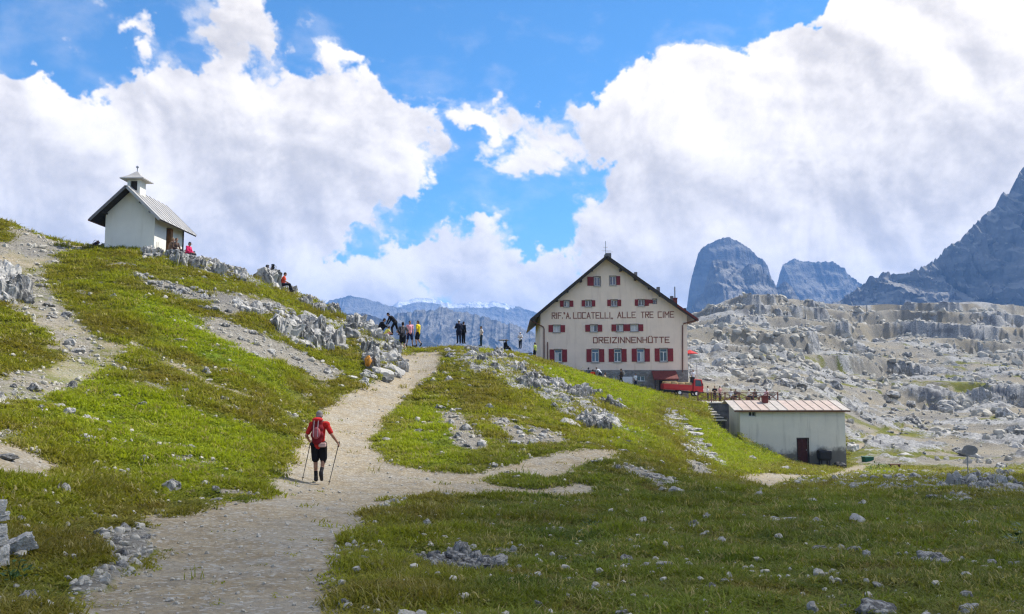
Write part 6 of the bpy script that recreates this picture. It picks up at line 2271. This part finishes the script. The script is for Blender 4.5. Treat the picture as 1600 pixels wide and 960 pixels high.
# ---- everyone else
def stand(px, py, Y=None, lo=0, hi=1e9):
    if Y is None: return pix(px, py, lo, hi)
    w = W(px, py, Y)
    return w


HIK = 'hikers resting and walking round the saddle and the refuge'
navy, blk, wht = (.018, .022, .045), (.014, .014, .016), (.74, .73, .72)
FACE = lambda deg: R(-deg)        # compass-like: 0 looks away from the camera, 90 to the right, 180 at the camera
P_ = lambda *a, **k: person(*a, group=HIK, **k)
P_(stand(293, 401, 49.9), FACE(100), pose('sit'), 'person in pink jacket sitting on the rocks before the chapel', (.66, .03, .12), (.03, .03, .04), sleeves='long', cap=(.05, .06, .09), scale=1.0)
P_(stand(273, 395, 50.4), FACE(120), pose('sit'), 'person in dark brown sitting by the chapel door', (.10, .065, .05), (.03, .03, .035), sleeves='long', hair=(.12, .07, .04))
P_(stand(266, 394, 50.9), FACE(60), pose('sit'), 'person in light brown sitting right against the chapel door', (.22, .14, .10), (.05, .05, .05), sleeves='long', hair=(.25, .16, .08))
P_(stand(442, 447, 53.6), FACE(75), pose('sit'), 'person in coral red top sitting on the rock right of the two rucksacks', (.66, .09, .05), (.02, .022, .03), sleeves='short')
P_(stand(594, 521, 55.0), FACE(80), pose('squat'), 'crouching person all in black at the left end of the saddle group', blk, blk, sleeves='long', hair=(.02, .016, .014))
P_(stand(615, 524, 56.0), FACE(-82), pose('bend'), 'person in black bending far forward beside the crouching one', (.017, .017, .020), blk, sleeves='long', hair=(.02, .016, .014))
P_(stand(603, 529, 53.8), FACE(60), pose('squat'), 'person in yellow and pink kneeling low among the saddle rocks', (.75, .66, .12), (.66, .28, .26), sleeves='short', scale=.8)
P_(stand(629, 549, 52.0), FACE(-15), pose('hip'), 'tall person in black and white with bare arms standing at the saddle', (.10, .10, .11), blk, shorts=True, hair=(.025, .018, .014), scale=1.06)
rucksack(stand(629, 549, 52.0) + Vector((-.03, -.21, 1.02)), FACE(-15), 'black rucksack on the back of the tall person at the saddle', (.03, .03, .032), (.05, .05, .05))
P_(stand(640, 542, 55.0), FACE(150), pose('wide'), 'person in pink and white top with navy shorts at the saddle', (.80, .36, .42), (.02, .025, .07), shorts=True, hair=(.06, .05, .05))
P_(stand(653, 542, 54.5), FACE(-70), pose('walk'), 'person in yellow shirt and black shorts at the saddle', (.78, .58, .02), blk, shorts=True, hair=(.10, .09, .09))
P_(stand(717, 537, 60.0), FACE(-20), pose('fold'), 'person in navy coat and white cap standing on the knoll', navy, navy, sleeves='long', cap=(.72, .70, .66), slim=1.25)
P_(stand(724, 537, 60.6), FACE(40), pose('stand'), 'slimmer person in black right beside the navy coat', (.022, .024, .034), blk, sleeves='long', scale=.93)
P_(stand(752, 541, 72.0), FACE(-110), pose('hip'), 'person in white top and dark trousers alone on the knoll', (.70, .62, .56), (.03, .045, .06), hair=(.03, .02, .018))
P_(stand(789, 546, 74.0), FACE(70), pose('sit'), 'person in black sitting under the flat dark parasol', blk, blk, sleeves='long')
P_(stand(813, 545, 86.0), FACE(-150), pose('fold'), 'person in white shirt and white cap behind the blue tent', (.78, .74, .74), blk, cap=(.74, .72, .70), sleeves='short')
P_(stand(836, 562, 84.0), FACE(-60), pose('walk'), 'person in yellow green top left of the refuge corner', (.42, .50, .10), blk, shorts=True)
P_(stand(918.5, 588, 86.0), FACE(40), pose('sit'), 'person in navy and white resting on the bank below the refuge', (.10, .12, .18), navy, sleeves='long')
P_(stand(926, 591, 85.6), FACE(20), pose('sit'), 'person in orange red jacket resting on the bank below the refuge', (.72, .06, .02), (.05, .04, .04), sleeves='long')
P_(stand(937, 594, 85.4), FACE(-60), pose('bend'), 'person in white and blue stooping on the bank below the refuge', (.66, .68, .72), navy, sleeves='short', scale=.85)
P_(stand(944, 596, 85.2), FACE(110), pose('sit'), 'person in beige at the right end of the group on the bank', (.50, .40, .30), (.20, .14, .10), sleeves='short')
P_(stand(971, 603, 84.5), FACE(-90), pose('stride'), 'person in brown striding past the white hatch with a pack', (.085, .06, .045), (.02, .018, .018), sleeves='long', hair=(.06, .04, .03))
rucksack(stand(971, 603, 84.5) + Vector((.20, 0, 1.0)), FACE(-90), 'grey rucksack on the back of the striding person in brown', (.20, .20, .19), (.30, .30, .28), .95)
P_(stand(993, 606, 86.5), FACE(150), pose('stand'), 'small person in white top beside the basement window of the refuge', (.70, .72, .76), navy, scale=.85)
P_(stand(1083.5, 603, 89.0), FACE(170), pose('stand'), 'dark haired person in white between the refuge and the pole', (.72, .72, .72), (.04, .04, .05), hair=(.015, .012, .01))
for px, Y, face, sh, lab in ((1117, 83.0, 200, blk, 'person in black standing at the terrace railing'), (1125, 84.0, 150, (.62, .34, .32), 'person in faded pink at the terrace railing'),
                             (1106, 84.5, 100, (.70, .66, .64), 'person in white at the left end of the terrace'), (1142, 84.0, 30, (.66, .66, .66), 'person in white sitting mid terrace'),
                             (1150, 85.0, 210, (.06, .06, .07), 'person in charcoal sitting mid terrace'), (1169, 84.6, 120, (.70, .68, .62), 'person in cream sitting on the terrace behind the braces'),
                             (1181, 85.2, 240, (.08, .10, .10), 'person in dark green at the right part of the terrace'), (1197, 83.0, 160, (.78, .45, .50), 'person in pale pink behind the shed chimney')):
    zt = W(1120, 630, 80.0).z + .06
    x = W(px, 622, Y).x
    st_ = px in (1117, 1125, 1106)
    P_(Vector((x, Y, zt + (0 if st_ else .40))), FACE(face), pose('fold' if st_ else 'sit'), lab, sh, (.04, .04, .05), scale=.95 if not st_ else .9)
    if not st_:
        bn = empty('bench', (x, Y, zt), FACE(face), label='brown bench seat under ' + lab.replace(' sitting', ' seated'), cat='bench', group='benches on the terrace')
        MB().box(-.5, .5, -.18, .16, .36, .41).build('seat', M['brownwood'], bn)
        for s in (-.4, .4): MB().box(s - .04, s + .04, -.15, .13, 0, .36).build('leg', M['brownwood'], bn)

# rucksacks left on the rocks
bt = W(422, 427, 54.3)
rucksack(W(417.5, 426, 53.6), R(25), 'black rucksack with grey lid on the big boulder', (.016, .016, .018), (.10, .10, .10), .95, .15)
rucksack(W(425.5, 426, 53.9), R(-30), 'plain black rucksack right of the one with grey lid', (.020, .020, .022), (.028, .028, .03), 1.05, -.1)
rucksack(W(262.5, 401.5, 50.3), R(40), 'dark rucksack lying on the rocks by the chapel corner', (.022, .022, .026), (.04, .04, .05), .9, .5)
rucksack(W(146, 384, 51.0), R(60), 'dark bundle lying on the hilltop left of the chapel', (.05, .035, .045), (.18, .10, .08), 1.0, 1.2)
# orange blaze on the crag by the path
bz = pix(575, 578, 38, 60)
sz = bz.y / FPX
OR_ = mat_plain('orange_lichen_rock', (.60, .25, .03), .9, .3, 3, dirt=(.40, .36, .30), dirt_amt=.9, dirt_scale=2.6, bump=.5)
me = rock_mesh('lichen_rock', 777, 'block', 4, OR_)
ob = link(bpy.data.objects.new('lichen_rock', me))
ob.location = bz + Vector((0, -.1, .45)); ob.scale = (.40, .36, .95); ob.rotation_euler = (.05, .2, .3)
tag(ob, 'narrow upright rock stained bright orange beside the path', 'boulder')


# ------------------------------------------------------------------ weeds by the shed, dark clumps in the meadow
def leaf_clump(seed, n=46, rad=.32, h=.5, leaf=.11):
    q = np.random.default_rng(seed)
    b = MB()
    for _ in range(n):
        a, rr_ = q.uniform(0, 6.28), rad * math.sqrt(q.uniform())
        z = h * q.uniform(.1, 1) * (1 - .5 * rr_ / rad)
        c = Vector((rr_ * math.cos(a), rr_ * math.sin(a), z))
        d = Vector((math.cos(a) + q.normal() * .5, math.sin(a) + q.normal() * .5, q.uniform(-.2, .8))).normalized()
        s = d.cross(Vector((0, 0, 1))).normalized()
        u = s.cross(d)
        L_, w = leaf * q.uniform(.7, 1.4), leaf * .38
        b.add([c, c + d * L_ * .5 + s * w + u * .01, c + d * L_, c + d * L_ * .5 - s * w + u * .01], [(0, 1, 2, 3)])
    stem = MB()
    for k in range(6):
        a = k * 1.05
        stem.tube([(0, 0, -.1), (rad * .4 * math.cos(a), rad * .4 * math.sin(a), h * .8)], [.008, .004], 4)
    return b, stem


M_leaf = mat_plain('weed_leaf', (.040, .085, .018), .6, .35, 9, spec=.3)
M_leaf2 = mat_plain('bright_weed_leaf', (.10, .20, .02), .6, .3, 9, spec=.3)
for k, (px, py, lo, hi, s, mt, lab) in enumerate(((1152, 690, 55, 74, 1.5, 0, 'dark leafy weeds at the left corner of the shed'), (1166, 694, 55, 71, 1.3, 0, 'dark leafy weeds right of the shed corner'), (1180, 700, 55, 71, 1.4, 1, 'pale green weeds along the shed foot'),
        (1194, 704, 55, 71, 1.2, 0, 'dark weeds halfway along the shed foot'), (1208, 710, 55, 71, 1.0, 1, 'bright weeds left of the shed door'), (1225, 716, 55, 71, .9, 0, 'dark low weeds close to the shed door'),
        (1245, 722, 55, 71, .8, 1, 'small bright weeds at the door step of the shed'), (1372, 734, 50, 80, 1.5, 1, 'bright green clump between the green box and the bench'), (1384, 733, 50, 80, 1.2, 1, 'bright green clump touching the plank bench'),
        (1360, 737, 50, 80, 1.3, 1, 'bright green clump before the dark green box'), (925, 826, 5, 30, .55, 0, 'dark green leafy clump in the middle of the meadow'), (1600, 860, 5, 30, .8, 0, 'dark leafy clump at the right edge of the meadow'),
        (20, 905, 4, 12, .45, 0, 'dark leafy clump below the stacked stones'))):
    p = lift(pix(px, py, lo, hi))
    r = empty('weed_plant', p, k * 1.3, label=lab, cat='plant', group='leafy weeds')
    b, st = leaf_clump(900 + k)
    b.build('foliage', M_leaf2 if mt else M_leaf, r)
    st.build('stem', M_leaf, r)
    r.scale = (s, s, s)


haze()
